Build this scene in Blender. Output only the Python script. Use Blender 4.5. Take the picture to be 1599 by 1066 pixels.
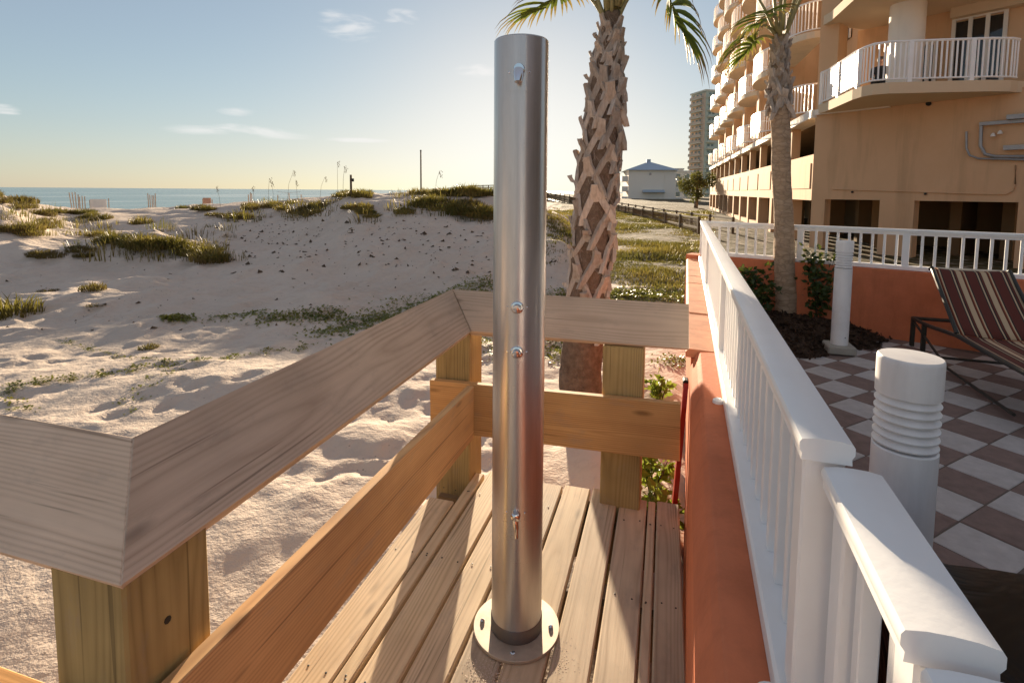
import bpy, bmesh, math, random
import numpy as np
from mathutils import Vector, Matrix, Quaternion

for o in list(bpy.data.objects): bpy.data.objects.remove(o)
S = bpy.context.scene
C = S.collection
RND = random.Random(7)
R = math.radians

# ------------------------------------------------------------------ camera
W0, H0 = 1599, 1066
FPX = 830.0; PITCH = R(4.7); ROLL = R(0.43); YAW = R(16.13); EYE = Vector((0, 0, 1.55))
CY = 298.3 + FPX * math.tan(PITCH)
F0 = Vector((-math.sin(YAW), math.cos(YAW), 0)); R0 = Vector((math.cos(YAW), math.sin(YAW), 0)); U0 = Vector((0, 0, 1))
Fv = F0 * math.cos(PITCH) - U0 * math.sin(PITCH); Uv = U0 * math.cos(PITCH) + F0 * math.sin(PITCH)
Rr = R0 * math.cos(ROLL) + Uv * math.sin(ROLL); Ur = Uv * math.cos(ROLL) - R0 * math.sin(ROLL)
cd = bpy.data.cameras.new('camera'); cam = bpy.data.objects.new('camera', cd); C.objects.link(cam)
m3 = Matrix((Rr, Ur, -Fv)).transposed()
cam.matrix_world = Matrix.Translation(EYE) @ m3.to_4x4()
cd.sensor_width = 36; cd.lens = FPX / W0 * 36; cd.shift_x = 0; cd.shift_y = -(H0 / 2 - CY) / W0
cd.clip_start = 0.05; cd.clip_end = 60000
S.camera = cam

# ------------------------------------------------------------------ sky and sun
SUN_EL = R(8.6); SKY_K = 0.185; SUN_AZ = R(14.4)          # azimuth counter-clockwise from +Y
w = bpy.data.worlds.new('World'); S.world = w; w.use_nodes = True
nt = w.node_tree; nt.nodes.clear()
def wn(t, **k):
    n = nt.nodes.new(t)
    for a, b in k.items(): setattr(n, a, b)
    return n
sky = wn('ShaderNodeTexSky', sky_type='NISHITA', sun_disc=False, sun_elevation=SUN_EL, sun_rotation=-SUN_AZ,
         altitude=0, air_density=1.0, dust_density=0.3, ozone_density=2.5)
tc = wn('ShaderNodeTexCoord')
def cloud_patch(u, v, su, sv, scale, lo, hi, seed):
    """soft cirrus: stretched noise on the sky direction, inside a soft ellipse round one direction"""
    d = (Fv + Rr * ((u - 800) / FPX) - Ur * ((v - CY) / FPX)).normalized()
    e1 = Vector((0, 0, 1)).cross(d).normalized() * -1; e2 = d.cross(e1).normalized()
    if e2.z < 0: e2 = -e2
    def dot(vec):
        n = wn('ShaderNodeVectorMath', operation='DOT_PRODUCT'); n.inputs[1].default_value = vec
        nt.links.new(tc.outputs['Generated'], n.inputs[0]); return n.outputs['Value']
    a, b, c = dot(e1), dot(e2), dot(d)
    def ma(op, x, y):
        n = wn('ShaderNodeMath', operation=op)
        for i, q in enumerate((x, y)):
            if isinstance(q, (int, float)): n.inputs[i].default_value = q
            else: nt.links.new(q, n.inputs[i])
        return n.outputs[0]
    comb = wn('ShaderNodeCombineXYZ'); nt.links.new(ma('MULTIPLY', a, scale), comb.inputs[0])
    nt.links.new(ma('MULTIPLY', b, scale * 4.5), comb.inputs[1]); comb.inputs[2].default_value = seed
    no = wn('ShaderNodeTexNoise'); no.inputs['Detail'].default_value = 6; no.inputs['Scale'].default_value = 1; no.inputs['Distortion'].default_value = .5
    nt.links.new(comb.outputs[0], no.inputs['Vector'])
    r2 = ma('ADD', ma('POWER', ma('DIVIDE', a, su / FPX), 2), ma('POWER', ma('DIVIDE', b, sv / FPX), 2))
    env = ma('MAXIMUM', ma('SUBTRACT', 1, r2), 0)
    front = ma('GREATER_THAN', c, 0)
    mr = wn('ShaderNodeMapRange', interpolation_type='SMOOTHSTEP'); mr.inputs[1].default_value = lo; mr.inputs[2].default_value = hi
    nt.links.new(ma('MULTIPLY', no.outputs[0], env), mr.inputs[0])
    return ma('MULTIPLY', mr.outputs[0], front), ma
acc = None
for args in ((385, 206, 150, 20, 9, .30, .60, 1.3), (545, 42, 75, 34, 12, .30, .62, 4.1), (745, 112, 60, 16, 14, .28, .6, 9.2),
             (630, 30, 45, 26, 14, .34, .66, 7.7), (370, 173, 50, 14, 14, .36, .7, 2.2), (8, 171, 26, 10, 20, .3, .6, 5.5), (560, 219, 90, 6, 10, .3, .6, 3.5)):
    o, ma = cloud_patch(*args)
    acc = o if acc is None else ma('MAXIMUM', acc, o)
sepc = wn('ShaderNodeSeparateXYZ'); nt.links.new(sky.outputs[0], sepc.inputs[0]); soft = wn('ShaderNodeCombineXYZ')   # photographic shoulder on the whole sky
for i_ in range(3):
    e_ = ma('MULTIPLY', sepc.outputs[i_], -SKY_K); q_ = wn('ShaderNodeMath', operation='EXPONENT'); nt.links.new(e_, q_.inputs[0])
    m_ = ma('MULTIPLY', ma('SUBTRACT', 1, q_.outputs[0]), 2.78)
    nt.links.new(ma('POWER', ma('ADD', ma('POWER', m_, 4), ((.72, .78, .92)[i_]) ** 4), .25), soft.inputs[i_])      # even multiple-scattering floor over the whole dome
mixc = wn('ShaderNodeMixRGB', blend_type='MIX'); mixc.inputs[2].default_value = (2.62, 2.55, 2.5, 1)
nt.links.new(ma('MULTIPLY', acc, .55), mixc.inputs[0]); hsv = wn('ShaderNodeHueSaturation'); hsv.inputs['Saturation'].default_value = .86; nt.links.new(soft.outputs[0], hsv.inputs['Color']); nt.links.new(hsv.outputs[0], mixc.inputs[1])
bg = wn('ShaderNodeBackground'); bg.inputs[1].default_value = 0.132
nt.links.new(mixc.outputs[0], bg.inputs[0])
wo = wn('ShaderNodeOutputWorld'); nt.links.new(bg.outputs[0], wo.inputs[0])

sd = bpy.data.lights.new('sun', 'SUN'); sun = bpy.data.objects.new('sun', sd); C.objects.link(sun)
sdir = Vector((-math.sin(SUN_AZ) * math.cos(SUN_EL), math.cos(SUN_AZ) * math.cos(SUN_EL), math.sin(SUN_EL)))
sun.rotation_euler = sdir.to_track_quat('Z', 'Y').to_euler()
sd.energy = 5.0; sd.angle = R(0.55); sd.color = (1.0, .81, .58)

S.view_settings.view_transform = 'Standard'; S.view_settings.look = 'None'
S.view_settings.gamma = 1; S.view_settings.use_curve_mapping = False
S.view_settings.exposure = 1.5
S.render.engine = 'CYCLES'

# ------------------------------------------------------------------ helpers
def ray(u, v): return Fv + Rr * ((u - 800) / FPX) - Ur * ((v - CY) / FPX)
def at(u, v, D):                       # world point seen at pixel (u,v) with forward distance D
    d = ray(u, v); return EYE + d * (D / d.dot(F0))
def atz(u, v, z):
    d = ray(u, v); return EYE + d * ((z - EYE.z) / d.z)

class MB:
    def __init__(s): s.v = []; s.f = []
    def add(s, vs, fs):
        n = len(s.v); s.v += [tuple(x) for x in vs]; s.f += [tuple(i + n for i in q) for q in fs]; return s
    def box(s, x0, x1, y0, y1, z0, z1, M=None):
        vs = [Vector((x, y, z)) for z in (z0, z1) for y in (y0, y1) for x in (x0, x1)]
        if M is not None: vs = [M @ q for q in vs]
        return s.add(vs, [(0, 2, 3, 1), (4, 5, 7, 6), (0, 1, 5, 4), (2, 6, 7, 3), (0, 4, 6, 2), (1, 3, 7, 5)])
    def cbox(s, x0, x1, y0, y1, z0, z1, c, M=None):      # chamfered box
        vs = []; ix = {}
        X = (x0, x1); Y = (y0, y1); Z = (z0, z1)
        for i in (0, 1):
            for j in (0, 1):
                for k in (0, 1):
                    sx, sy, sz = (1 - 2 * i) * c, (1 - 2 * j) * c, (1 - 2 * k) * c
                    ix[i, j, k, 0] = len(vs); vs.append(Vector((X[i], Y[j] + sy, Z[k] + sz)))
                    ix[i, j, k, 1] = len(vs); vs.append(Vector((X[i] + sx, Y[j], Z[k] + sz)))
                    ix[i, j, k, 2] = len(vs); vs.append(Vector((X[i] + sx, Y[j] + sy, Z[k])))
        if M is not None: vs = [M @ q for q in vs]
        g = lambda i, j, k, a: ix[i, j, k, a]
        fs = [(g(0,0,0,0), g(0,0,1,0), g(0,1,1,0), g(0,1,0,0)), (g(1,0,0,0), g(1,1,0,0), g(1,1,1,0), g(1,0,1,0)),
              (g(0,0,0,1), g(1,0,0,1), g(1,0,1,1), g(0,0,1,1)), (g(0,1,0,1), g(0,1,1,1), g(1,1,1,1), g(1,1,0,1)),
              (g(0,0,0,2), g(0,1,0,2), g(1,1,0,2), g(1,0,0,2)), (g(0,0,1,2), g(1,0,1,2), g(1,1,1,2), g(0,1,1,2))]
        for i in (0, 1):
            for j in (0, 1): fs.append((g(i,j,0,0), g(i,j,1,0), g(i,j,1,1), g(i,j,0,1)))
        for i in (0, 1):
            for k in (0, 1): fs.append((g(i,0,k,0), g(i,0,k,2), g(i,1,k,2), g(i,1,k,0)))
        for j in (0, 1):
            for k in (0, 1): fs.append((g(0,j,k,1), g(0,j,k,2), g(1,j,k,2), g(1,j,k,1)))
        for i in (0, 1):
            for j in (0, 1):
                for k in (0, 1): fs.append((g(i,j,k,0), g(i,j,k,1), g(i,j,k,2)))
        return s.add(vs, fs)
    def prism(s, poly, z0, z1):          # poly: list of (x,y)
        n = len(poly); vs = [(x, y, z0) for x, y in poly] + [(x, y, z1) for x, y in poly]
        fs = [tuple(range(n - 1, -1, -1)), tuple(range(n, 2 * n))] + [(i, (i + 1) % n, n + (i + 1) % n, n + i) for i in range(n)]
        return s.add(vs, fs)
    def sweep(s, prof, A, B, side, up=Vector((0, 0, 1))):   # profile (s,z) swept from point A to B
        n = len(prof); vs = []
        for P in (A, B): vs += [P + side * a + up * b for a, b in prof]
        fs = [tuple(range(n - 1, -1, -1)), tuple(range(n, 2 * n))] + [(i, (i + 1) % n, n + (i + 1) % n, n + i) for i in range(n)]
        return s.add(vs, fs)
    def tube(s, pts, rad, n=8, cap=True):
        pts = [Vector(p) for p in pts]
        if not isinstance(rad, (list, tuple)): rad = [rad] * len(pts)
        vs = []; fs = []
        ref = Vector((0, 0, 1))
        if abs((pts[-1] - pts[0]).normalized().z) > .9: ref = Vector((1, 0, 0))
        for i, p in enumerate(pts):
            d = (pts[min(i + 1, len(pts) - 1)] - pts[max(i - 1, 0)]).normalized()
            a = d.cross(ref).normalized(); b = d.cross(a)
            for k in range(n):
                t = 2 * math.pi * k / n; vs.append(p + (a * math.cos(t) + b * math.sin(t)) * rad[i])
        for i in range(len(pts) - 1):
            for k in range(n):
                fs.append((i * n + k, i * n + (k + 1) % n, (i + 1) * n + (k + 1) % n, (i + 1) * n + k))
        if cap: fs += [tuple(range(n - 1, -1, -1)), tuple(range((len(pts) - 1) * n, len(pts) * n))]
        return s.add(vs, fs)
    def lathe(s, prof, c=(0, 0, 0), n=32, M=None):          # prof (r,z)
        vs = []; fs = []; c = Vector(c)
        for r, z in prof:
            for k in range(n):
                t = 2 * math.pi * k / n; q = Vector((r * math.cos(t), r * math.sin(t), z))
                vs.append((M @ q if M is not None else q) + c)
        m = len(prof)
        for i in range(m - 1):
            for k in range(n): fs.append((i * n + k, i * n + (k + 1) % n, (i + 1) * n + (k + 1) % n, (i + 1) * n + k))
        fs += [tuple(range(n - 1, -1, -1)), tuple(range((m - 1) * n, m * n))]
        return s.add(vs, fs)
    def mesh(s, name, mat, smooth=False, off=None):
        me = bpy.data.meshes.new(name)
        v = s.v if off is None else [(x - off[0], y - off[1], z - off[2]) for x, y, z in s.v]
        me.from_pydata(v, [], s.f); me.update()
        if mat: me.materials.append(mat)
        if smooth:
            me.polygons.foreach_set('use_smooth', [True] * len(me.polygons))
            if smooth != 'all': me.set_sharp_from_angle(angle=R(35))
        return me
    def build(s, name, mat, parent=None, smooth=False, local=False):
        off = (0, 0, 0) if (parent is None or local) else wloc(parent)
        o = bpy.data.objects.new(name, s.mesh(name, mat, smooth, off)); C.objects.link(o)
        if parent is not None: o.parent = parent
        return o

WL = {}
def wloc(o):
    p = Vector(o.location); q = o.parent
    while q is not None: p = p + Vector(q.location); q = q.parent
    return p
def thing(name, loc, label, cat, group=None, rz=0):
    o = bpy.data.objects.new(name, None); C.objects.link(o); o.location = loc; o.rotation_euler = (0, 0, rz); o.empty_display_size = .1
    return tag(o, label, cat, group)
def tag(o, label, cat, group=None):
    o['label'] = label; o['category'] = cat
    if group: o['group'] = group
    return o
def struct(o): o['kind'] = 'structure'; return o
def stuff(o, label=None, cat=None):
    o['kind'] = 'stuff'
    if label: o['label'] = label
    if cat: o['category'] = cat
    return o
def inst(name, me, parent, M):            # object from shared mesh; M in world, parent only translated
    o = bpy.data.objects.new(name, me); C.objects.link(o)
    if parent is not None:
        o.parent = parent; M = Matrix.Translation(-wloc(parent)) @ M
    o.matrix_local = M
    return o
def lumber(name, A, B, wid, thk, up, mat, parent, c=.003, sag=0):
    """board from A to B (centre line); wid along 'up', thk across; local X is the grain"""
    A = Vector(A); B = Vector(B); x = (B - A).normalized(); z = (Vector(up) - x * Vector(up).dot(x)).normalized(); y = z.cross(x)
    L = (B - A).length
    me = MB().cbox(-L / 2, L / 2, -thk / 2, thk / 2, -wid / 2, wid / 2, c).mesh(name, mat)
    M = Matrix.Translation((A + B) / 2) @ Matrix((x, y, z)).transposed().to_4x4()
    return inst(name, me, parent, M)

# ------------------------------------------------------------------ materials
class NB:
    def __init__(s, name):
        s.m = bpy.data.materials.new(name); s.m.use_nodes = True; s.t = s.m.node_tree; s.t.nodes.clear()
        s.out = s.n('ShaderNodeOutputMaterial'); s.b = s.n('ShaderNodeBsdfPrincipled'); s.l(s.b.outputs[0], s.out.inputs[0])
    def n(s, t, **k):
        q = s.t.nodes.new(t)
        for a, b in k.items(): setattr(q, a, b)
        return q
    def l(s, a, b): s.t.links.new(a, b)
    def put(s, q, i):
        if isinstance(q, (int, float, tuple)): i.default_value = q
        else: s.l(q, i)
    def math(s, op, a, b=0.0, c=None):
        q = s.n('ShaderNodeMath', operation=op); s.put(a, q.inputs[0]); s.put(b, q.inputs[1])
        if c is not None: s.put(c, q.inputs[2])
        return q.outputs[0]
    def obj(s): return s.n('ShaderNodeTexCoord').outputs['Object']
    def pos(s): return s.n('ShaderNodeNewGeometry').outputs['Position']
    def rnd(s): return s.n('ShaderNodeObjectInfo').outputs['Random']
    def vec(s, v, scale=(1, 1, 1), loc=(0, 0, 0)):
        q = s.n('ShaderNodeMapping'); s.l(v, q.inputs[0]); q.inputs['Scale'].default_value = scale; s.put(loc, q.inputs['Location']); return q.outputs[0]
    def noise(s, v, scale, detail=4, rough=.55, dist=0):
        q = s.n('ShaderNodeTexNoise'); s.l(v, q.inputs['Vector']); q.inputs['Scale'].default_value = scale
        q.inputs['Detail'].default_value = detail; q.inputs['Roughness'].default_value = rough; q.inputs['Distortion'].default_value = dist
        return q.outputs[0]
    def ramp(s, f, stops, interp='LINEAR'):
        q = s.n('ShaderNodeValToRGB'); q.color_ramp.interpolation = interp; e = q.color_ramp.elements
        while len(e) < len(stops): e.new(.5)
        for i, (p, c) in enumerate(stops): e[i].position = p; e[i].color = (*c, 1) if len(c) == 3 else c
        s.l(f, q.inputs[0]); return q.outputs[0]
    def mix(s, f, a, b, blend='MIX'):
        q = s.n('ShaderNodeMixRGB', blend_type=blend); s.put(f, q.inputs[0])
        for c, i in ((a, q.inputs[1]), (b, q.inputs[2])):
            if isinstance(c, tuple): i.default_value = (*c, 1) if len(c) == 3 else c
            else: s.l(c, i)
        return q.outputs[0]
    def range(s, v, a, b, c, d):
        q = s.n('ShaderNodeMapRange'); s.put(v, q.inputs[0])
        for i, k in enumerate((a, b, c, d)): q.inputs[i + 1].default_value = k
        return q.outputs[0]
    def bump(s, h, strength=.3, dist=.01):
        q = s.n('ShaderNodeBump'); q.inputs['Strength'].default_value = strength; q.inputs['Distance'].default_value = dist
        s.l(h, q.inputs['Height']); s.l(q.outputs[0], s.b.inputs['Normal'])
    def set(s, **k):
        for a, v in k.items():
            key = {'col': 'Base Color', 'rough': 'Roughness', 'metal': 'Metallic', 'spec': 'Specular IOR Level', 'aniso': 'Anisotropic', 'coat': 'Coat Weight', 'trans': 'Transmission Weight', 'sub': 'Subsurface Weight'}[a]
            i = s.b.inputs[key]
            if isinstance(v, tuple): i.default_value = (*v, 1)
            elif isinstance(v, (int, float)): i.default_value = v
            else: s.l(v, i)
        return s

def wood(name, light, dark, ring=46, contrast=.6, grey=None, greyamt=0.0, rough=.72, dirt=.25):
    b = NB(name); r = b.rnd(); o = b.obj()
    off = b.n('ShaderNodeCombineXYZ'); b.l(b.math('MULTIPLY', r, 37.0), off.inputs[0]); b.l(b.math('MULTIPLY_ADD', r, .16, -.1), off.inputs[1])
    b.l(b.math('SUBTRACT', b.math('FRACT', b.math('MULTIPLY', r, 7.31)), .35), off.inputs[2])
    off2 = b.n('ShaderNodeVectorMath', operation='MULTIPLY'); b.l(off.outputs[0], off2.inputs[0]); off2.inputs[1].default_value = (1, .6, .14)
    v = b.n('ShaderNodeVectorMath', operation='ADD'); b.l(o, v.inputs[0]); b.l(off2.outputs[0], v.inputs[1]); v = v.outputs[0]
    # cathedral rings: distance from a wandering pith line
    n1 = b.n('ShaderNodeTexNoise'); b.l(b.vec(v, (.45, 2.4, 2.4)), n1.inputs['Vector']); n1.inputs['Scale'].default_value = 1.6; n1.inputs['Detail'].default_value = 2
    warp = b.n('ShaderNodeVectorMath', operation='MULTIPLY_ADD'); b.l(n1.outputs['Color'], warp.inputs[0]); warp.inputs[1].default_value = (0, .07, .09); b.l(v, warp.inputs[2])
    sp = b.n('ShaderNodeSeparateXYZ'); b.l(warp.outputs[0], sp.inputs[0])
    rr = b.math('SQRT', b.math('ADD', b.math('POWER', sp.outputs[1], 2), b.math('POWER', sp.outputs[2], 2)))
    fr = b.math('FRACT', b.math('MULTIPLY', rr, float(ring)))
    band = b.math('MULTIPLY', b.math('POWER', b.math('ABSOLUTE', b.math('MULTIPLY_ADD', fr, 2.0, -1.0)), 1.6), b.range(b.noise(b.vec(v, (1.2, 14, 14)), 1.0, 3, .6), .3, .62, .25, 1))
    fine = b.noise(b.vec(v, (3, 120, 120)), 1.0, 3, .6)
    mid = b.noise(b.vec(v, (2.2, 22, 22)), 1.0, 4, .6)
    big = b.noise(v, 3.2, 3, .5)
    g = b.math('ADD', b.math('MULTIPLY', band, contrast), b.math('MULTIPLY', b.math('ADD', b.math('MULTIPLY', fine, .9), mid), .42))
    col = b.ramp(g, [(.22, light), (.62, tuple((a + c) / 2 for a, c in zip(light, dark))), (1.0, dark)])
    # knots
    vo = b.n('ShaderNodeTexVoronoi'); b.l(b.vec(v, (2.6, 9, 9)), vo.inputs['Vector']); vo.inputs['Scale'].default_value = 1; vo.inputs['Randomness'].default_value = 1
    kn = b.range(vo.outputs['Distance'], .05, .15, 1, 0); kn = b.math('MULTIPLY', kn, .75)
    col = b.mix(kn, col, tuple(c * .42 for c in dark))
    if grey: col = b.mix(b.math('MULTIPLY', b.range(b.noise(b.vec(v, (1.4, 7, 7)), 1.3, 5, .65), .3, .7, .35, 1), greyamt), col, grey)
    col = b.mix(b.math('MULTIPLY', b.range(big, .38, .72, 0, 1), dirt), col, tuple(c * .5 for c in dark))
    crack = b.range(b.noise(b.vec(v, (1.1, 60, 60)), 1.0, 2, .5), .665, .71, 0, 1)
    col = b.mix(b.math('MULTIPLY', crack, .55), col, tuple(c * .35 for c in dark))
    stain = b.range(b.noise(b.vec(v, (2.5, 6, 6)), 2.1, 5, .7), .55, .72, 0, 1)
    col = b.mix(b.math('MULTIPLY', stain, .35), col, (.30, .25, .21))
    hs = b.n('ShaderNodeHueSaturation'); b.l(col, hs.inputs['Color']); b.l(b.range(r, 0, 1, .82, 1.14), hs.inputs['Value']); b.l(b.range(b.math('FRACT', b.math('MULTIPLY', r, 13.7)), 0, 1, .85, 1.1), hs.inputs['Saturation'])
    b.set(col=hs.outputs[0], rough=rough, spec=.25)
    b.bump(b.math('SUBTRACT', b.math('MULTIPLY', fine, .6), b.math('MULTIPLY', band, .14)), .32, .004)
    return b.m

M = {}
M['cap'] = wood('weathered_pine', (.78, .60, .45), (.46, .32, .225), 105, .55, (.66, .55, .45), .35)
M['newpine'] = wood('golden_pine', (.72, .40, .13), (.44, .20, .05), 95, .55, dirt=.3)
M['post'] = wood('treated_post', (.50, .36, .145), (.27, .185, .07), 90, .5, dirt=.45)
M['deck'] = wood('deck_pine', (.80, .63, .41), (.44, .31, .175), 100, .6, (.64, .52, .42), .35, dirt=.28)
M['joist'] = wood('joist_pine', (.28, .18, .09), (.14, .09, .045), 90, .6)
M['oldwood'] = wood('grey_boardwalk', (.22, .15, .085), (.11, .075, .045), 80, .5)

def plain(name, col, rough=.6, metal=0, var=.12, scale=6, bump=0, bscale=60, spec=.4, dark=None, darkamt=0, bdist=.004, streak=None):
    b = NB(name); p = b.pos()
    n = b.noise(p, scale, 5, .6)
    c = b.mix(b.range(n, .3, .7, 0, 1), tuple(x * (1 - var) for x in col), tuple(min(1, x * (1 + var)) for x in col))
    if dark: c = b.mix(b.math('MULTIPLY', b.range(b.noise(p, scale * .45, 6, .7), .48, .74, 0, 1), darkamt), c, dark)
    if streak:
        sv, sh_, sa = streak; st_ = b.range(b.noise(b.vec(p, (sh_, sh_, sv)), 1.0, 5, .65), .5, .72, 0, 1)
        c = b.mix(b.math('MULTIPLY', st_, sa), c, tuple(x * .55 for x in col))
    b.set(col=c, rough=rough, metal=metal, spec=spec)
    if bump: b.bump(b.noise(p, bscale, 4, .6), bump, bdist)
    return b.m
M['white'] = plain('white_paint', (.90, .895, .89), .38, var=.02, scale=3, bump=.10, bscale=40, spec=.45, dark=(.74, .70, .65), darkamt=.35)
M['bollard'] = plain('white_enamel', (.90, .885, .88), .4, var=.03, bump=.08, bscale=50, dark=(.66, .61, .55), darkamt=.35, streak=(1.5, 16.0, .22))
M['orange'] = plain('orange_stucco', (.64, .20, .095), .8, var=.10, scale=4, bump=.5, bscale=55, dark=(.46, .13, .06), darkamt=.5, spec=.2, streak=(1.2, 7.0, .4))
M['coping'] = plain('terracotta_coping', (.62, .27, .15), .8, var=.16, scale=9, bump=.4, bscale=80, dark=(.28, .12, .07), darkamt=.5, spec=.2)
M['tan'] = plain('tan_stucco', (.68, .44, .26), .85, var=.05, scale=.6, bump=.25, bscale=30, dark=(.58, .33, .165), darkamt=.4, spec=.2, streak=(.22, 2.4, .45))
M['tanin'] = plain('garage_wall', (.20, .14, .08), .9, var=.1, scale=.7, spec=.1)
M['cream'] = plain('cream_stucco', (.74, .62, .47), .8, var=.04, scale=.7, spec=.2, streak=(.4, 3.0, .3))
M['soffit'] = plain('soffit_paint', (.66, .52, .36), .85, var=.03, scale=.5, spec=.2)
M['whitestucco'] = plain('white_stucco', (.82, .77, .70), .7, var=.03, scale=1, spec=.3, streak=(.3, 3.0, .25))
M['glass'] = plain('dark_glass', (.012, .014, .016), .06, var=.2, scale=.5, spec=.8)
M['galv'] = plain('grey_conduit', (.34, .33, .33), .4, .5, var=.1)
M['black'] = plain('black_fitting', (.02, .018, .016), .5, var=.2)
M['grey'] = None
M['pav_grey'] = plain('grey_paver', (.50, .46, .44), .85, var=.10, scale=14, bump=.35, bscale=160, dark=(.34, .30, .27), darkamt=.45, spec=.2)
M['pav_brown'] = plain('brown_paver', (.235, .165, .142), .85, var=.14, scale=14, bump=.35, bscale=160, dark=(.15, .10, .085), darkamt=.4, spec=.2)
M['grout'] = plain('sand_joint', (.14, .11, .09), .95, var=.2, scale=30)
M['concrete'] = plain('concrete', (.38, .35, .30), .9, var=.12, scale=14, bump=.3, bscale=120)
M['mulch'] = plain('brown_mulch', (.075, .042, .024), .95, var=.5, scale=60, bump=1.0, bscale=70, bdist=.03, dark=(.03, .018, .01), darkamt=.7)
M['frame'] = plain('dark_bronze_metal', (.045, .042, .035), .45, .3, var=.1)
M['redboard'] = plain('red_plastic', (.45, .025, .012), .35, var=.05)
M['tarp'] = None
M['boot'] = plain('palm_boot', (.62, .50, .42), .9, var=.22, scale=16, bump=.6, bscale=90, dark=(.26, .19, .145), darkamt=.5, spec=.15)
M['bark'] = plain('palm_fibre', (.22, .155, .115), .95, var=.3, scale=22, bump=.9, bscale=70, dark=(.09, .05, .03), darkamt=.6, spec=.1, bdist=.02)
b = NB('palm_bark'); p = b.pos()
rg_ = b.noise(b.vec(p, (5, 5, 26)), 1, 4, .6, .6); ck = b.n('ShaderNodeTexVoronoi', feature='DISTANCE_TO_EDGE'); wq = b.n('ShaderNodeTexNoise'); b.l(p, wq.inputs['Vector']); wq.inputs['Scale'].default_value = 9; wq.inputs['Detail'].default_value = 4; wa = b.n('ShaderNodeVectorMath', operation='MULTIPLY_ADD'); b.l(wq.outputs['Color'], wa.inputs[0]); wa.inputs[1].default_value = (.12, .12, .09); b.l(p, wa.inputs[2]); b.l(b.vec(wa.outputs[0], (9, 9, 17)), ck.inputs['Vector']); ck.inputs['Scale'].default_value = 1
e_ = b.range(ck.outputs['Distance'], .02, .10, 0, 1)
c = b.mix(b.range(rg_, .35, .65, 0, 1), (.52, .38, .27), (.38, .27, .18)); c = b.mix(b.math('MULTIPLY', b.math('SUBTRACT', 1, e_), .38), c, (.20, .14, .095))
b.set(col=c, rough=.95, spec=.1); b.bump(b.math('ADD', b.math('MULTIPLY', e_, .25), rg_), .8, .015); M['bark2'] = b.m

def leaf(name, c1, c2, scale=8, trans=.35, rough=.5):
    b = NB(name); p = b.pos()
    c = b.mix(b.range(b.noise(p, scale, 3), .3, .7, 0, 1), c1, c2)
    b.set(col=c, rough=rough, spec=.3)
    tr = b.n('ShaderNodeBsdfTranslucent'); b.l(b.mix(.5, c, (.35, .36, .05), 'ADD'), tr.inputs[0])
    mx = b.n('ShaderNodeMixShader'); mx.inputs[0].default_value = trans
    b.l(b.b.outputs[0], mx.inputs[1]); b.l(tr.outputs[0], mx.inputs[2]); b.l(mx.outputs[0], b.out.inputs[0])
    return b.m
M['frond'] = leaf('palm_frond', (.045, .10, .012), (.13, .17, .022), 3)
M['frond_dry'] = leaf('dry_frond_tip', (.17, .10, .05), (.24, .14, .06), 5)
M['petiole'] = plain('palm_petiole', (.30, .27, .13), .6, var=.2, scale=8)
M['drygrass'] = leaf('dry_dune_grass', (.17, .10, .042), (.10, .07, .024), 1.3, .22)
M['goldgrass'] = leaf('golden_dune_grass', (.27, .18, .055), (.13, .10, .03), 1.6, .25)
M['greengrass'] = leaf('green_dune_grass', (.085, .075, .022), (.17, .12, .035), .7, .22)
M['vine'] = leaf('beach_vine_leaf', (.095, .12, .024), (.22, .195, .045), 2.5, .25)
M['shrub'] = leaf('dark_shrub_leaf', (.022, .045, .010), (.05, .075, .018), 9, .15, .4)
M['weed'] = leaf('weed_leaf', (.10, .17, .02), (.20, .24, .035), 9, .3)
M['darktree'] = leaf('far_tree_leaf', (.045, .06, .012), (.13, .11, .03), .6, .2)
M['debris'] = plain('dark_dune_debris', (.10, .07, .045), .95, var=.4, scale=9)
M['oats'] = plain('sea_oat_stalk', (.24, .17, .08), .9)

b = NB('palm_leaf_base'); p = b.pos(); r = b.rnd()
c = b.mix(b.range(b.noise(b.vec(b.obj(), (60, 60, 9)), 1, 4, .6), .3, .7, 0, 1), (.66, .565, .495), (.45, .365, .305)); c = b.mix(b.math('MULTIPLY', b.range(b.noise(p, 7, 5, .7), .5, .72, 0, 1), .55), c, (.24, .17, .125))
hs = b.n('ShaderNodeHueSaturation'); b.l(c, hs.inputs['Color']); b.l(b.range(r, 0, 1, .72, 1.12), hs.inputs['Value']); b.l(b.range(b.math('FRACT', b.math('MULTIPLY', r, 17.0)), 0, 1, .8, 1.15), hs.inputs['Saturation'])
b.set(col=hs.outputs[0], rough=.9, spec=.12); b.bump(b.noise(b.vec(b.obj(), (140, 140, 14)), 1, 4, .6), .7, .012); M['boot'] = b.m
# stainless tube: brushed
b = NB('brushed_steel'); o = b.obj()
br = b.noise(b.vec(o, (30, 30, 700)), 1, 3, .7); st = b.noise(b.vec(o, (2, 2, 1.0)), 3, 4, .6)
smear = b.noise(b.vec(o, (9, 9, 1.2)), 2.5, 5, .7)
b.set(col=b.mix(b.range(smear, .35, .7, 0, 1), (.66, .635, .62), (.56, .535, .52)), metal=1.0, rough=b.math('ADD', b.math('MULTIPLY', st, .10), b.math('MULTIPLY_ADD', br, .10, .20)), aniso=.85)
b.b.inputs['Anisotropic Rotation'].default_value = .25
tg = b.n('ShaderNodeTangent', direction_type='RADIAL', axis='Z'); b.l(tg.outputs[0], b.b.inputs['Tangent'])
sp_ = b.n('ShaderNodeTexVoronoi'); b.l(b.vec(o, (38, 38, 30)), sp_.inputs['Vector']); sp_.inputs['Scale'].default_value = 1
spot = b.math('MULTIPLY', b.range(sp_.outputs['Distance'], .05, .16, 1, 0), b.math('GREATER_THAN', b.noise(o, 5, 3), .53))
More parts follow.
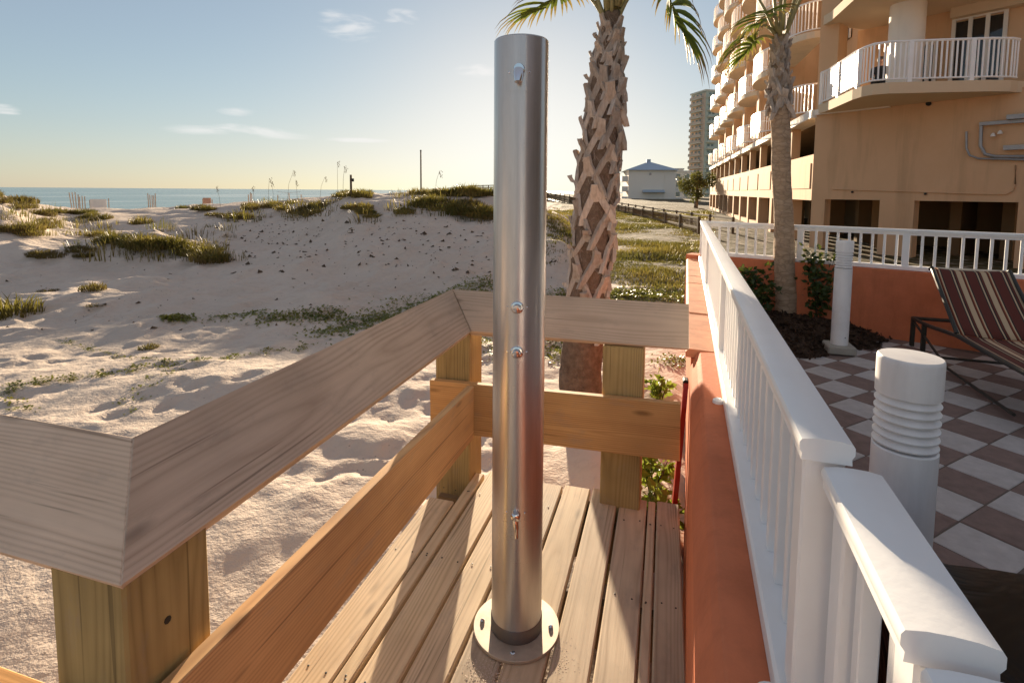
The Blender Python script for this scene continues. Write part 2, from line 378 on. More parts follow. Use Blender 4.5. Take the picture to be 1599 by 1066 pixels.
old = b.b.inputs['Roughness'].links[0].from_socket; b.l(b.math('ADD', old, b.math('MULTIPLY', spot, .3)), b.b.inputs['Roughness'])
oc = b.b.inputs['Base Color'].links[0].from_socket; run = b.range(b.noise(b.vec(o, (26, 26, .9)), 1, 4, .6), .56, .74, 0, .45)
b.l(b.mix(run, b.mix(b.math('MULTIPLY', spot, .5), oc, (.78, .76, .74)), (.40, .365, .34)), b.b.inputs['Base Color'])
b.bump(br, .05, .001); M['steel'] = b.m
M['chrome'] = NB('chrome').set(col=(.72, .72, .73), metal=1.0, rough=.08).m
M['plate'] = plain('dull_steel_plate', (.50, .44, .36), .5, .45, var=.15, scale=20, dark=(.28, .23, .18), darkamt=.6)
M['collar'] = plain('dark_collar', (.16, .15, .15), .45, .7, var=.15)

# sand
b = NB('dune_sand'); p = b.pos()
n1 = b.noise(p, .35, 5, .6); n2 = b.noise(p, 7, 5, .65); n3 = b.noise(p, 90, 3, .6); n4 = b.noise(p, 2.3, 5, .6)
c = b.mix(b.range(n1, .35, .7, 0, 1), (.66, .55, .455), (.57, .47, .385))
c = b.mix(b.math('MULTIPLY', b.range(n2, .52, .72, 0, 1), .45), c, (.47, .37, .30))
sp = b.n('ShaderNodeTexVoronoi'); b.l(p, sp.inputs['Vector']); sp.inputs['Scale'].default_value = 16
speck = b.math('MULTIPLY', b.range(sp.outputs['Distance'], .06, .14, 1, 0), b.math('GREATER_THAN', b.noise(p, 1.7, 3), .52))
c = b.mix(b.math('MULTIPLY', speck, .7), c, (.17, .115, .075))
sx = b.n('ShaderNodeSeparateXYZ'); b.l(p, sx.inputs[0])
# turf grows over the sand inland of the dune
turf = b.math('MULTIPLY', b.range(b.math('ADD', sx.outputs[0], b.math('MULTIPLY', b.math('SUBTRACT', sx.outputs[1], 12), .255)), -1.2, .8, 0, 1), b.range(sx.outputs[1], 7, 10, 0, 1))
turf = b.math('MULTIPLY', turf, b.range(n4, .28, .46, 0, 1))
c = b.mix(turf, c, b.mix(b.range(n2, .35, .65, 0, 1), (.055, .05, .018), (.12, .085, .035)))
b.set(col=c, rough=.95, spec=.15)
b.bump(b.math('ADD', b.math('ADD', b.math('MULTIPLY', n2, 1.0), b.math('MULTIPLY', n4, 1.6)), b.math('MULTIPLY', n3, .12)), .6, .04); M['sand'] = b.m

# sea
b = NB('sea_water'); p = b.pos()
wv = b.noise(b.vec(p, (.25, .05, 1), ), 1, 6, .6); wv2 = b.noise(b.vec(p, (.035, .006, 1)), 1, 5, .6)
b.set(col=b.mix(b.range(wv2, .54, .66, 0, 1), (.10, .20, .21), (.42, .48, .47)), rough=.22, spec=.5)
b.bump(wv, .7, .5); M['sea'] = b.m

# black glossy tarp
b = NB('black_vinyl_cover'); p = b.pos()
b.set(col=(.004, .004, .0045), rough=.30, spec=.22); b.bump(b.noise(p, 5, 3, .6, 1.2), .35, .03); M['tarp'] = b.m

# striped sling: stripes across local X
b = NB('striped_sling'); s_ = b.n('ShaderNodeSeparateXYZ'); b.l(b.obj(), s_.inputs[0])
fx = b.math('FRACT', b.math('MULTIPLY_ADD', s_.outputs[0], 5.3, .12))
mar, tan_, blk, red = (.13, .035, .025), (.56, .40, .25), (.05, .035, .03), (.26, .07, .03)
c = b.ramp(fx, [(0, mar), (.26, blk), (.31, tan_), (.36, blk), (.42, mar), (.50, tan_), (.70, mar), (.76, red), (.80, tan_), (.85, blk), (.90, mar)], 'CONSTANT')
b.set(col=c, rough=.75, spec=.2); b.bump(b.noise(b.obj(), 400, 2), .2, .002); M['sling'] = b.m

# ------------------------------------------------------------------ terrain
def _h(ix, iy, s):
    n = (ix.astype(np.int64) * 374761393 + iy.astype(np.int64) * 668265263 + s * 974711) & 0x7fffffff
    n = ((n ^ (n >> 13)) * 1274126177) & 0x7fffffff
    return ((n ^ (n >> 16)) & 0xffff) / 65535.0
def vnoise(x, y, s):
    x0 = np.floor(x); y0 = np.floor(y); fx = x - x0; fy = y - y0; fx = fx * fx * (3 - 2 * fx); fy = fy * fy * (3 - 2 * fy)
    a = _h(x0, y0, s); b_ = _h(x0 + 1, y0, s); c_ = _h(x0, y0 + 1, s); d = _h(x0 + 1, y0 + 1, s)
    return (a * (1 - fx) + b_ * fx) * (1 - fy) + (c_ * (1 - fx) + d * fx) * fy
def fbm(x, y, s, o=4):
    r = 0; a = .5; f = 1
    for i in range(o): r = r + a * (vnoise(x * f + 17.3 * i, y * f - 9.1 * i, s + i) - .5); a *= .5; f *= 2.03
    return r
def sst(t): t = np.clip(t, 0, 1); return t * t * (3 - 2 * t)
CU = [-900, -300, 0, 60, 120, 250, 400, 480, 550, 620, 700, 770, 850, 905, 960]
CD = [24, 24, 24, 26, 28, 30, 27, 25, 22, 21, 22, 22, 19, 16, 15]
CV = [305, 300, 306, 322, 331, 328, 320, 315, 305, 305, 300, 304, 330, 372, 420]
CZ = [1.55 - (v - (292.3 + .0075 * u)) / 830 * d for u, d, v in zip(CU, CD, CV)]
Z0 = -.45
def Hh(x, y, fine=True):
    x = np.asarray(x, float); y = np.asarray(y, float)
    fwd = -x * math.sin(YAW) + y * math.cos(YAW); lat = x * math.cos(YAW) + y * math.sin(YAW)
    fw = np.maximum(fwd, 2.0)
    u = np.clip(800 + 830 * lat / fw, -900, 2400)
    uu = u + 40 * fbm(x * .12, y * .12, 3, 3)
    D = fwd + 2.2 * fbm(x * .16, y * .16, 9, 3)
    Dc = np.interp(uu, CU, CD); zc = np.interp(uu, CU, CZ)
    st_ = np.interp(uu, [-900, 0, 300, 500, 700, 960], [8.5, 9.5, 11, 10.5, 9, 10])
    rise = sst((D - st_) / (Dc - st_))
    fall = sst((D - Dc - 2) / 22)
    land = np.interp(uu, [500, 800], [-1.3, -.1])
    z = Z0 + (zc - Z0) * rise
    z = z * (1 - fall) + land * fall
    # mound with grass
    def mound(mu, md, su, sd_, h):
        return h * np.exp(-((u - mu) / su) ** 2 - ((fwd - md) / sd_) ** 2)
    z = z + mound(245, 14.8, 90, 1.5, .62) + mound(120, 13.6, 60, 1.2, .28) + mound(0, 17, 60, 2.0, .35) + mound(45, 13.5, 40, .9, .2)
    z = z + mound(120, 9.2, 150, .8, .10) + mound(480, 9.6, 110, .7, .10) + mound(420, 13.5, 160, 1.4, .16)
    z = z + mound(420, 5.4, 260, .5, .14) * np.clip(.75 + 1.6 * fbm(x * .9, y * .9, 91, 2), .2, 1.3) 
    amp = np.clip((fwd - 5) / 12, .12, 1)
    lump = np.clip((fwd - 5.0) / 5, .10, 1)
    z = z + amp * .40 * fbm(x * .33, y * .33, 21, 4) + lump * (.40 * fbm(x * .85, y * .85, 31, 3) + .22 * np.maximum(fbm(x * 2.1, y * 2.1, 33, 3), -.04))
    # inland meadow
    inl = sst((u - 870) / 80)
    z = z * (1 - inl) + inl * (Z0 + .10 + np.clip((fwd - 18) / 60, 0, 1) * .25 + .28 * fbm(x * .22, y * .22, 41, 4) * np.clip(fwd / 12, 0, 1))
    near = np.clip(1 - (fwd - 14) / 10, 0, 1)
    if fine:
        q = fbm(x * 1.9, y * 1.9, 51, 4) * .12 + fbm(x * 5.5, y * 5.5, 61, 2) * .06
        z = z + q * near * np.clip(.45 + 1.6 * fbm(x * .5, y * .5, 71, 2) + .3, .15, 1.3)
    # level by the deck and the terrace, sloping under the sea
    k = sst((np.abs(fwd) - 1.2) / 2.2); z = (Z0 - .10) * (1 - k) + z * k
    z = np.where((x > .2) & (y < 8.2) & (fwd < 9), np.minimum(z, -.35), z)
    z = np.where(x > 4.0, np.minimum(z, -.35 - .02 * np.clip(x - 4, 0, 20)), z)
    sea = sst((-x - 46) / 40); z = z * (1 - sea) + (-5.5) * sea
    return z
def gz(x, y): return float(Hh(np.array([x]), np.array([y]))[0])
def axis(a, b_, c, d, fine, growth):
    xs = list(np.arange(b_, c, fine)); s_ = fine; q = c
    while q < d: xs.append(q); s_ *= growth; q += s_
    xs.append(d); s_ = fine; q = b_ - fine; left = []
    while q > a: left.append(q); s_ *= growth; q -= s_
    left.append(a); return np.array(left[::-1] + xs)
gx = axis(-6000, -13, 3, 6000, .06, 1.035); gy = axis(-3000, 2.2, 13.5, 9000, .06, 1.03)
GX, GY = np.meshgrid(gx, gy); GZ = Hh(GX, GY)
nx, ny = len(gx), len(gy)
# footprints and scuffs in the near sand
rfp = random.Random(77)
prints = []
def trail(x, y, a, n):
    for i in range(n):
        sd_ = .09 if i % 2 else -.09; prints.append((x - math.sin(a) * sd_, y + math.cos(a) * sd_, a + rfp.gauss(0, .15), 1.0)); a += rfp.gauss(0, .07); x += math.cos(a) * .36; y += math.sin(a) * .36
trail(-7.5, 4.2, .35, 24); trail(-1.8, 4.0, 2.1, 22); trail(-9.5, 6.0, -.1, 26); trail(-4.6, 3.0, 1.4, 20); trail(-2.6, 6.2, 2.7, 18); trail(-1.2, 3.2, 1.75, 12); trail(-6.2, 8.6, .9, 16)
for k in range(130): prints.append((rfp.uniform(-10, -.2), rfp.uniform(2.9, 9.5), rfp.uniform(0, 6.28), rfp.uniform(.7, 1.5)))
for (x, y, a, sc) in prints:
    i0, i1 = np.searchsorted(gx, (x - .5, x + .5)); j0, j1 = np.searchsorted(gy, (y - .5, y + .5))
    if i1 <= i0 or j1 <= j0: continue
    dx = GX[j0:j1, i0:i1] - x; dy = GY[j0:j1, i0:i1] - y; u_ = (dx * math.cos(a) + dy * math.sin(a)) / (.15 * sc); v_ = (-dx * math.sin(a) + dy * math.cos(a)) / (.075 * sc)
    r2 = u_ ** 2 + v_ ** 2
    GZ[j0:j1, i0:i1] += -.026 * np.exp(-r2 ** 1.5) + .011 * np.exp(-(np.sqrt(r2) - 1.45) ** 2 / .12)
me = bpy.data.meshes.new('sand_dunes')
co = np.stack([GX, GY, GZ], -1).reshape(-1, 3)
idx = np.arange(nx * ny).reshape(ny, nx)
qd = np.stack([idx[:-1, :-1], idx[:-1, 1:], idx[1:, 1:], idx[1:, :-1]], -1).reshape(-1, 4)
me.vertices.add(len(co)); me.vertices.foreach_set('co', co.ravel())
me.loops.add(qd.size); me.loops.foreach_set('vertex_index', qd.ravel())
me.polygons.add(len(qd)); me.polygons.foreach_set('loop_start', np.arange(0, qd.size, 4)); me.polygons.foreach_set('use_smooth', np.ones(len(qd), bool))
me.update(calc_edges=True); me.materials.append(M['sand'])
so = bpy.data.objects.new('sand_dunes', me); C.objects.link(so); struct(so)
print('terrain', len(co))
import bisect
gxl, gyl = gx.tolist(), gy.tolist()
def gz(x, y):
    i = min(max(bisect.bisect_right(gxl, x) - 1, 0), nx - 2); j = min(max(bisect.bisect_right(gyl, y) - 1, 0), ny - 2)
    a = (x - gxl[i]) / (gxl[i + 1] - gxl[i]); b_ = (y - gyl[j]) / (gyl[j + 1] - gyl[j])
    return float((GZ[j, i] * (1 - a) + GZ[j, i + 1] * a) * (1 - b_) + (GZ[j + 1, i] * (1 - a) + GZ[j + 1, i + 1] * a) * b_)
def gzv(X, Y):
    i = np.clip(np.searchsorted(gx, X) - 1, 0, nx - 2); j = np.clip(np.searchsorted(gy, Y) - 1, 0, ny - 2)
    a = (X - gx[i]) / (gx[i + 1] - gx[i]); b_ = (Y - gy[j]) / (gy[j + 1] - gy[j])
    return (GZ[j, i] * (1 - a) + GZ[j, i + 1] * a) * (1 - b_) + (GZ[j + 1, i] * (1 - a) + GZ[j + 1, i + 1] * a) * b_
so = MB().add([(-40000, -20000, -2.3), (-30, -20000, -2.3), (-30, 40000, -2.3), (-40000, 40000, -2.3)], [(0, 1, 2, 3)]).build('sea', M['sea']); struct(so)

# ------------------------------------------------------------------ deck
deck = MB()
for y in (2.45, 1.95, 1.35, .75, .15, -.5): deck.box(-1.10, .085, y, y + .038, -.225, -.042)
deck.box(-1.10, .09, 2.60, 2.638, -.25, -.042)
deck.box(-1.085, -1.047, -.5, 2.44, -.25, -.2252)
deck = deck.build('deck', M['joist']); struct(deck)
XB = [-1.112, -.973, -.908, -.764, -.619, -.4745, -.328, -.1855, -.0445, -.0035, .108]
DG = [(0, .004), (.004, .008), (.006, .007), (.005, .008), (.006, .007), (.005, .008), (.006, .007), (.006, .004), (.003, .003), (.004, .002)]
for i in range(len(XB) - 1):
    gl, gr = DG[i]; a, c = XB[i] + gl, XB[i + 1] - gr
    y1 = (2.37, 2.66, 2.70, 2.69, 2.672, 2.678, 2.69, 2.662, 2.66, 2.67)[i]; y0 = (.92, -.4, -.5, -.5, -.5, -.5, -.5, -.5, -.5, -.5)[i]
    lumber('plank', ((a + c) / 2 + RND.uniform(-.001, .001), y0, -.019 + RND.uniform(-.003, .002)), ((a + c) / 2, y1, -.019 + RND.uniform(-.003, .002)), .038, c - a, (0, 0, 1), M['deck'], deck, .005)
nh = MB()
for i in range(len(XB) - 1):
    for y in (2.47, 1.97, 1.37):
        for q in (.25, .75):
            x = XB[i] + (XB[i + 1] - XB[i]) * q
            if i in (1, 8): x = (XB[i] + XB[i + 1]) / 2
            nh.lathe([(.0036, -.001), (.0036, .0006), (.002, .0010)], (x + RND.uniform(-.006, .006), y + RND.uniform(-.01, .01), 0), 8)
stuff(nh.build('nail_heads', M['black'], deck))
# blown sand lying on the boards
sm = MB()
for k in range(700):
    t = RND.random()
    cx_, cy_ = RND.gauss(-.50, .05), RND.gauss(1.50, .035)
    if t > .75: cx_, cy_ = RND.gauss(-.30, .03), RND.gauss(1.62, .05)
    r = RND.uniform(.0008, .0024); sm.lathe([(r, 0), (r * .5, r * .18)], (cx_, cy_, .001), 5)
stuff(sm.build('blown_sand', M['sand'], deck))

# ------------------------------------------------------------------ deck railing
rail = thing('deck_railing', (-.96, 2.6, 0), 'weathered wooden deck railing with sloping cap boards and thick square posts', 'railing')
PW = .195
def post(x0, y0, ztop, zb=-.9):
    return lumber('post', (x0 + PW / 2, y0 + PW / 2, zb), (x0 + PW / 2, y0 + PW / 2, ztop), PW, PW, (0, 1, 0), M['post'], rail, .006)
post(-.967 - PW, .708, .800); post(-.967 - PW, 2.560, .806); post(-.275, 2.560, .806)
post(-2.45, .708, .800); 
# sloping caps: inner low edge, outer high edge (mitred)
ZI, ZO = .812, 1.012
def capboard(i0, i1, o0, o1, n0=None, n1=None, name='cap_board'):
    """sloping board between the inner (low) edge i0-i1 and outer (high) edge o0-o1; local x along the board"""
    i0, i1, o0, o1 = map(Vector, (i0, i1, o0, o1))
    x = (i1 - i0).normalized(); n = x.cross(o0 - i0).normalized()
    if n.z < 0: n = -n
    z = n; y = z.cross(x); mid = (i0 + i1 + o0 + o1) / 4
    Mx = Matrix.Translation(mid) @ Matrix((x, y, z)).transposed().to_4x4(); inv = Mx.inverted()
    th = .038; c = .003
    top = [inv @ q for q in (i0, i1, o1, o0)]
    cen = sum(top, Vector()) / 4
    ins = [q + (cen - q).normalized() * c for q in top]
    r3 = inv.to_3x3()
    def drop(nn):
        if nn is None: return Vector((0, 0, -th))
        nn = Vector(nn).normalized(); return r3 @ (-(n + nn) * th / (1 + n.dot(nn)))
    d0, d1 = drop(n0), drop(n1)
    vs = [q + d for q, d in zip(top, (d0, d1, d1, d0))] + [q + Vector((0, 0, -c)) for q in top] + ins
    fs = [(3, 2, 1, 0), (8, 9, 10, 11)] + [(i, (i + 1) % 4, 4 + (i + 1) % 4, 4 + i) for i in range(4)] + [(4 + i, 4 + (i + 1) % 4, 8 + (i + 1) % 4, 8 + i) for i in range(4)]
    me = MB().add(vs, fs).mesh(name, M['cap'])
    bm = bmesh.new(); bm.from_mesh(me); bmesh.ops.recalc_face_normals(bm, faces=bm.faces); bm.to_mesh(me); bm.free()
    return inst(name, me, rail, Mx)
IX, OX = -.955, -1.095; IYf, OYf = .695, .84; IYb, OYb = 2.55, 2.635
g_ = .0004
NL, NF, NBk = (.2, 0, .14), (0, -.2, .145), (0, -.2, .085)
capboard((IX, IYf + g_, ZI), (IX, IYb - g_, ZI + .010), (OX, OYf + g_, ZO), (OX, OYb - g_, ZO + .008), NF, NBk)
capboard((-2.6, IYf - g_, ZI), (IX - g_, IYf - g_, ZI), (-2.6, OYf - g_, ZO), (OX - g_, OYf - g_, ZO), None, NL)
capboard((IX + g_, IYb, ZI + .010), (.122, IYb, ZI + .014), (OX + g_, OYb, ZO + .008), (.118, OYb, ZO + .008), NL, None)
lumber('lower_rail', (-.935, .55, .418), (-.935, 2.489, .418), .276, .038, (0, 0, 1), M['newpine'], rail)
lumber('lower_rail', (-1.172, 2.529, .415), (.095, 2.529, .436), .274, .038, (0, 0, 1), M['newpine'], rail)
lumber('lower_rail', (-2.6, .684, .41), (-1.0, .684, .41), .274, .038, (0, 0, 1), M['newpine'], rail)
# dark knot in the near post, made as a flat black disc
bt = MB()
bt.tube([(-.968, .795, .66), (-.9655, .795, .66)], .008, 8); bt.build('knot_mark', M['black'], rail)

# ------------------------------------------------------------------ shower post
PC = Vector((-.468, 1.712, 0))
sh = thing('shower_post', PC, 'tall brushed stainless steel beach shower post on round base plate', 'shower')
TR, TH = .0885, 2.035
tube = MB().lathe([(TR, .03), (TR, TH - .004), (TR - .003, TH), (0.0005, TH + .001)], (0, 0, 0), 96).build('tube', M['steel'], sh, True, True)
MB().lathe([(.1525, .004), (.1525, .0125), (.151, .0140), (.088, .0140)], (0, 0, 0), 64).build('base_plate', M['plate'], sh, True, True)
MB().lathe([(TR + .0025, .0147), (TR + .0025, .058), (TR + .0005, .061)], (0, 0, 0), 64).build('collar', M['collar'], sh, True, True)
for k in range(4):
    a = R(10 + 90 * k); q = (math.cos(a) * .122, math.sin(a) * .122, 0)
    MB().lathe([(.0085, .0142), (.0085, .0175), (.005, .0195)], q, 6).build('anchor_bolt', M['chrome'], sh, False, True)
face = math.atan2(-PC.y, -PC.x) - .07                       # direction the fittings face
fd = Vector((math.cos(face), math.sin(face), 0)); fs_ = Vector((-fd.y, fd.x, 0))
RM = fd.to_track_quat('Z', 'Y').to_matrix()
def fitting(name, prof, z, mat='chrome', n=24, extra=None):
    o = MB().lathe(prof, fd * (TR - .002) + Vector((0, 0, z)), n, RM).build(name, M[mat], sh, True, True); return o
def screw(z, par):
    for s in (-1, 1):
        a = face + s * .36; d = Vector((math.cos(a), math.sin(a), 0))
        MB().lathe([(.0032, 0), (.0032, .002), (.0018, .003)], d * TR + Vector((0, 0, z)), 8, d.to_track_quat('Z', 'Y').to_matrix()).build('screw', M['chrome'], sh, True, True)
for z in (1.177, 1.030):
    fl = fitting('push_button', [(.021, 0), (.021, .004), (.018, .008), (.0135, .009), (.0135, .026), (.0115, .029), (.006, .0295)], z); screw(z, fl)
h = fitting('shower_head', [(.019, 0), (.018, .012), (.015, .016), (.015, .024)], 1.925); screw(1.918, h)
p0 = fd * (TR + .018) + Vector((0, 0, 1.922))
MB().tube([p0, p0 + Vector((0, 0, -.018)) + fd * .006, p0 + Vector((0, 0, -.040)) + fd * .012], [.015, .0165, .012], 16).build('nozzle', M['chrome'], h, True).location -= Vector((0, 0, 0))
h2 = fitting('foot_tap', [(.017, 0), (.016, .012), (.013, .020), (.008, .023)], .476); screw(.482, h2)
p0 = fd * (TR + .012) + Vector((0, 0, .466))
MB().tube([p0, p0 + Vector((0, 0, -.024)) + fd * .008 + fs_ * .004, p0 + Vector((0, 0, -.027)) + fd * .009 + fs_ * .0045, p0 + Vector((0, 0, -.052)) + fd * .014 + fs_ * .006], [.0095, .0085, .0065, .0055], 12).build('spout', M['chrome'], h2, True)
for nm in ('nozzle', 'spout'):
    o = bpy.data.objects[nm]
    for v in o.data.vertices: v.co += wloc(o.parent)          # authored in the post's own frame
# panel seams round the fittings (thin raised cover plates)
for z, hh in ((1.177, .05), (1.03, .05), (1.915, .055)):
    mb = MB(); n = 12; vs = []; fs = []
    for i in range(n + 1):
        a = face + .05 + (i / n - .5) * .80
        for zz in (-hh, hh): vs.append(((TR + .0012) * math.cos(a), (TR + .0012) * math.sin(a), z + zz))
    for i in range(n): fs.append((2 * i, 2 * i + 2, 2 * i + 3, 2 * i + 1))
    mb.add(vs, fs).build('cover_plate', M['steel'], sh, 'all', True)

# ------------------------------------------------------------------ terrace wall and railings
WT = Vector((.035, 1, 0)).normalized(); WS = Vector((WT.y, -WT.x, 0))
def wp(s, t, z=0): return WS * s + WT * t + Vector((0, 0, z))
TEND = 7.34
wall = thing('terrace_wall', wp(.2, 0, -.6), 'orange stucco terrace wall carrying the white railings', 'wall')
prof = [(.045, -.7), (.047, .585), (.055, .615), (.078, .668), (.092, .684), (.098, .6865), (.31, .6865), (.31, -.7)]
MB().sweep(prof, wp(0, -1.6), wp(0, 3.02), WS).build('wall_body', M['orange'], wall)
prof2 = [(.050, -.7), (.050, .64), (.31, .64), (.31, -.7)]
MB().sweep(prof2, wp(0, 3.022), wp(0, TEND), WS).build('wall_body', M['orange'], wall)
k = 3.03
while k < TEND - .05:
    L = .44 + RND.uniform(-.02, .03); e = min(k + L, TEND + .0)
    dz = RND.uniform(-.003, .003)
    MB().sweep([(.022, .645), (.020, .675 + dz), (.040, .695 + dz), (.168, .690 + dz), (.168, .642)], wp(0, k), wp(0, e - .008), WS).build('coping_tile', M['coping'], wall)
    k = e
FA = wp(.18, TEND + .02); FB_ = Vector((6.0, 5.19, 0)); FT = (FB_ - FA).normalized(); FS = Vector((FT.y, -FT.x, 0))   # FS points to the terrace side
def fp(s, t, z=0): return FA + FS * s + FT * t + Vector((0, 0, z))
MB().sweep([(-.12, -.9), (-.12, .74), (.10, .74), (.10, -.9)], fp(0, -.14), fp(0, 6.0), FS).build('wall_body', M['orange'], wall)

CAPP = [(-.041, -.036), (-.040, -.026), (-.0445, -.020), (-.0445, -.009), (-.041, -.004), (-.022, -.0008), (0, 0), (.022, -.0008), (.041, -.004), (.0445, -.009), (.0445, -.020), (.040, -.026), (.041, -.036)]
balm = MB().cbox(-.0125, .0125, -.0125, .0125, 0, 1, .002).mesh('baluster', M['white'])
def railing(label, P, S_, T_, s0, t0, t1, ztop, zbot, posts, bw=.04, spacing=.108, group=None, low_over=.045, t_first=None, cs=1.0):
    o = thing('white_railing', P(s0, (t0 + t1) / 2, zbot), label, 'railing', group)
    MB().sweep([(x_ * cs, z_) for x_, z_ in CAPP], P(s0, t0, ztop), P(s0, t1, ztop), S_).build('cap_rail', M['white'], o, True)
    MB().sweep([(-low_over, 0), (-low_over, .038), (-low_over + .006, .044), (low_over - .006, .044), (low_over, .038), (low_over, 0)], P(s0, t0 + .005, zbot), P(s0, t1 - .005, zbot), S_).build('bottom_rail', M['white'], o)
    MB().sweep([(-.019, -.066), (-.019, -.0365), (.019, -.0365), (.019, -.066)], P(s0, t0 + .01, ztop), P(s0, t1 - .01, ztop), S_).build('top_channel', M['white'], o)
    rot = Matrix((S_, T_, Vector((0, 0, 1)))).transposed().to_4x4()
    for tp, pwid in posts:
        mp = MB().cbox(-pwid / 2, pwid / 2, -pwid / 2, pwid / 2, 0, ztop - .0365 - zbot - .0445, .004).mesh('post', M['white'])
        inst('post', mp, o, Matrix.Translation(P(s0, tp, zbot + .0445)) @ rot)
    t = (t_first if t_first else t0 + spacing * .8)
    while t < t1 - .02:
        if all(abs(t - q) > pw / 2 + .03 for q, pw in posts):
            inst('baluster', balm, o, Matrix.Translation(P(s0, t, zbot + .044)) @ rot @ Matrix.Scale(ztop - .066 - zbot - .044 + .002, 4, (0, 0, 1)))
        t += spacing
    return o
railing('long white metal railing running along the orange wall beside the deck', wp, WS, WT, .214, .885, TEND + .06, 1.18, .688, [(.925, .058), (2.95, .062), (5.1, .062), (TEND + .02, .062)], cs=.84)
railing('short white railing section stepped just below the long railing end', wp, WS, WT, .248, .566, .882, 1.142, .689, [(.596, .052), (.84, .052)], spacing=.12, cs=.92)
railing('nearest white railing section at the lower right corner of the picture', wp, WS, WT, .264, -1.3, .552, 1.120, .689, [(.515, .055), (-.6, .055)], spacing=.12)
railing('white railing on the far orange wall in front of the condominium garage', fp, FS, FT, -.01, .05, 5.9, 1.18, .745, [(.10, .06), (1.17, .065), (2.17, .065), (3.3, .065)], spacing=.1085)
MB().lathe([(.022, 0), (.021, .012), (.012, .018)], wp(.150, 2.29, .687), 20).build('bracket', M['white'], wall, True)
MB().lathe([(.03, 0), (.028, .016), (.016, .024)], wp(.165, .93, .687), 20).build('bracket', M['white'], wall, True)

# ------------------------------------------------------------------ terrace paving
tp = MB(); tp.prism([(wp(.31, -2).x, -2), (9, -2), (9, 3.9), (fp(.1, 6).x, fp(.1, 6).y), (fp(.1, 0).x + .1, fp(.1, 0).y)], -.3, .0)
terr = tp.build('terrace_paving', M['grout']); struct(terr)
PS = .2805; pg = MB().cbox(-PS / 2 + .003, PS / 2 - .003, -PS / 2 + .003, PS / 2 - .003, 0.0, .016, .004)
pm1 = pg.mesh('paver', M['pav_grey']); pm2 = pg.mesh('paver', M['pav_brown'])
e1 = Vector((.7071, .7071, 0)); e2 = Vector((-.7071, .7071, 0)); org = Vector((1.581, 3.106, 0))
mulch_c = Vector((1.30, 6.5, 0))
def in_mulch(q, g=0):
    a = math.atan2(q.y - mulch_c.y, q.x - mulch_c.x)
    return (q - mulch_c).length < .93 + .14 * math.sin(3 * a + 1) + .06 * math.sin(7 * a) + g
cand = []
for i in range(-40, 60):
    for j in range(-60, 60):
        c = org + e1 * (i + .5) * PS + e2 * (j + .5) * PS
        s = c.dot(WS); f = (c - FA).dot(FS)
        if s < .30 or f < .10 or c.y < 1.0 or c.x > 5.6 or in_mulch(c, -.12): continue
        lat = c.dot(R0); fw = c.dot(F0)
        if fw < .8 or lat / fw > 1.10: continue
        cand.append((fw, i, j, c))
cand.sort(key=lambda q: q[0])
print('pavers', len(cand))
rotp = Matrix.Rotation(R(45), 4, 'Z')
for fw, i, j, c in cand[:300]:
    Mx = Matrix.Translation(c + Vector((0, 0, -.012 + RND.uniform(-.0015, .0015)))) @ Matrix.Rotation(RND.gauss(0, .003), 4, 'X') @ rotp
    inst('paver', pm1 if (i + j) % 2 else pm2, terr, Mx)
# mulch bed
mb = MB(); n, m = 40, 12; vs = [(mulch_c.x, mulch_c.y, .14)]
for r in range(1, m + 1):
    for k in range(n):
        a = 2 * math.pi * k / n; rr = (.93 + .14 * math.sin(3 * a + 1) + .06 * math.sin(7 * a)) * r / m * RND.uniform(.97, 1.03)
        vs.append((mulch_c.x + rr * math.cos(a), mulch_c.y + rr * math.sin(a), .15 * (1 - (r / m) ** 2) + RND.uniform(-.01, .015) + (0 if r < m else -.02)))
fs = [(0, 1 + k, 1 + (k + 1) % n) for k in range(n)]
for r in range(m - 1):
    for k in range(n): fs.append((1 + r * n + k, 1 + (r + 1) * n + k, 1 + (r + 1) * n + (k + 1) % n, 1 + r * n + (k + 1) % n))
stuff(mb.add(vs, fs).build('mulch_bed', M['mulch'], None, True), 'mound of dark brown mulch around the terrace palm', 'mulch')

mc = MB()
for k in range(2600):
    a = RND.uniform(0, 6.28); rr = math.sqrt(RND.random()); R_ = .93 + .14 * math.sin(3 * a + 1) + .06 * math.sin(7 * a); x = mulch_c.x + math.cos(a) * R_ * rr * 1.03; y = mulch_c.y + math.sin(a) * R_ * rr * 1.03
    z = .15 * (1 - min(1, rr) ** 2) + .012; d = Vector((RND.gauss(0, 1), RND.gauss(0, 1), RND.gauss(0, .5))).normalized(); e = d.cross(Vector((RND.gauss(0, 1), RND.gauss(0, 1), RND.gauss(0, 1)))).normalized()
    L = RND.uniform(.015, .05); q = Vector((x, y, max(z, .02))); mc.add([q - d * L - e * L * .3, q + d * L - e * L * .3, q + d * L + e * L * .3, q - d * L + e * L * .3], [(0, 1, 2, 3)])
stuff(mc.build('bark_chips', M['mulch']), 'loose bark chips over the mulch bed', 'mulch')

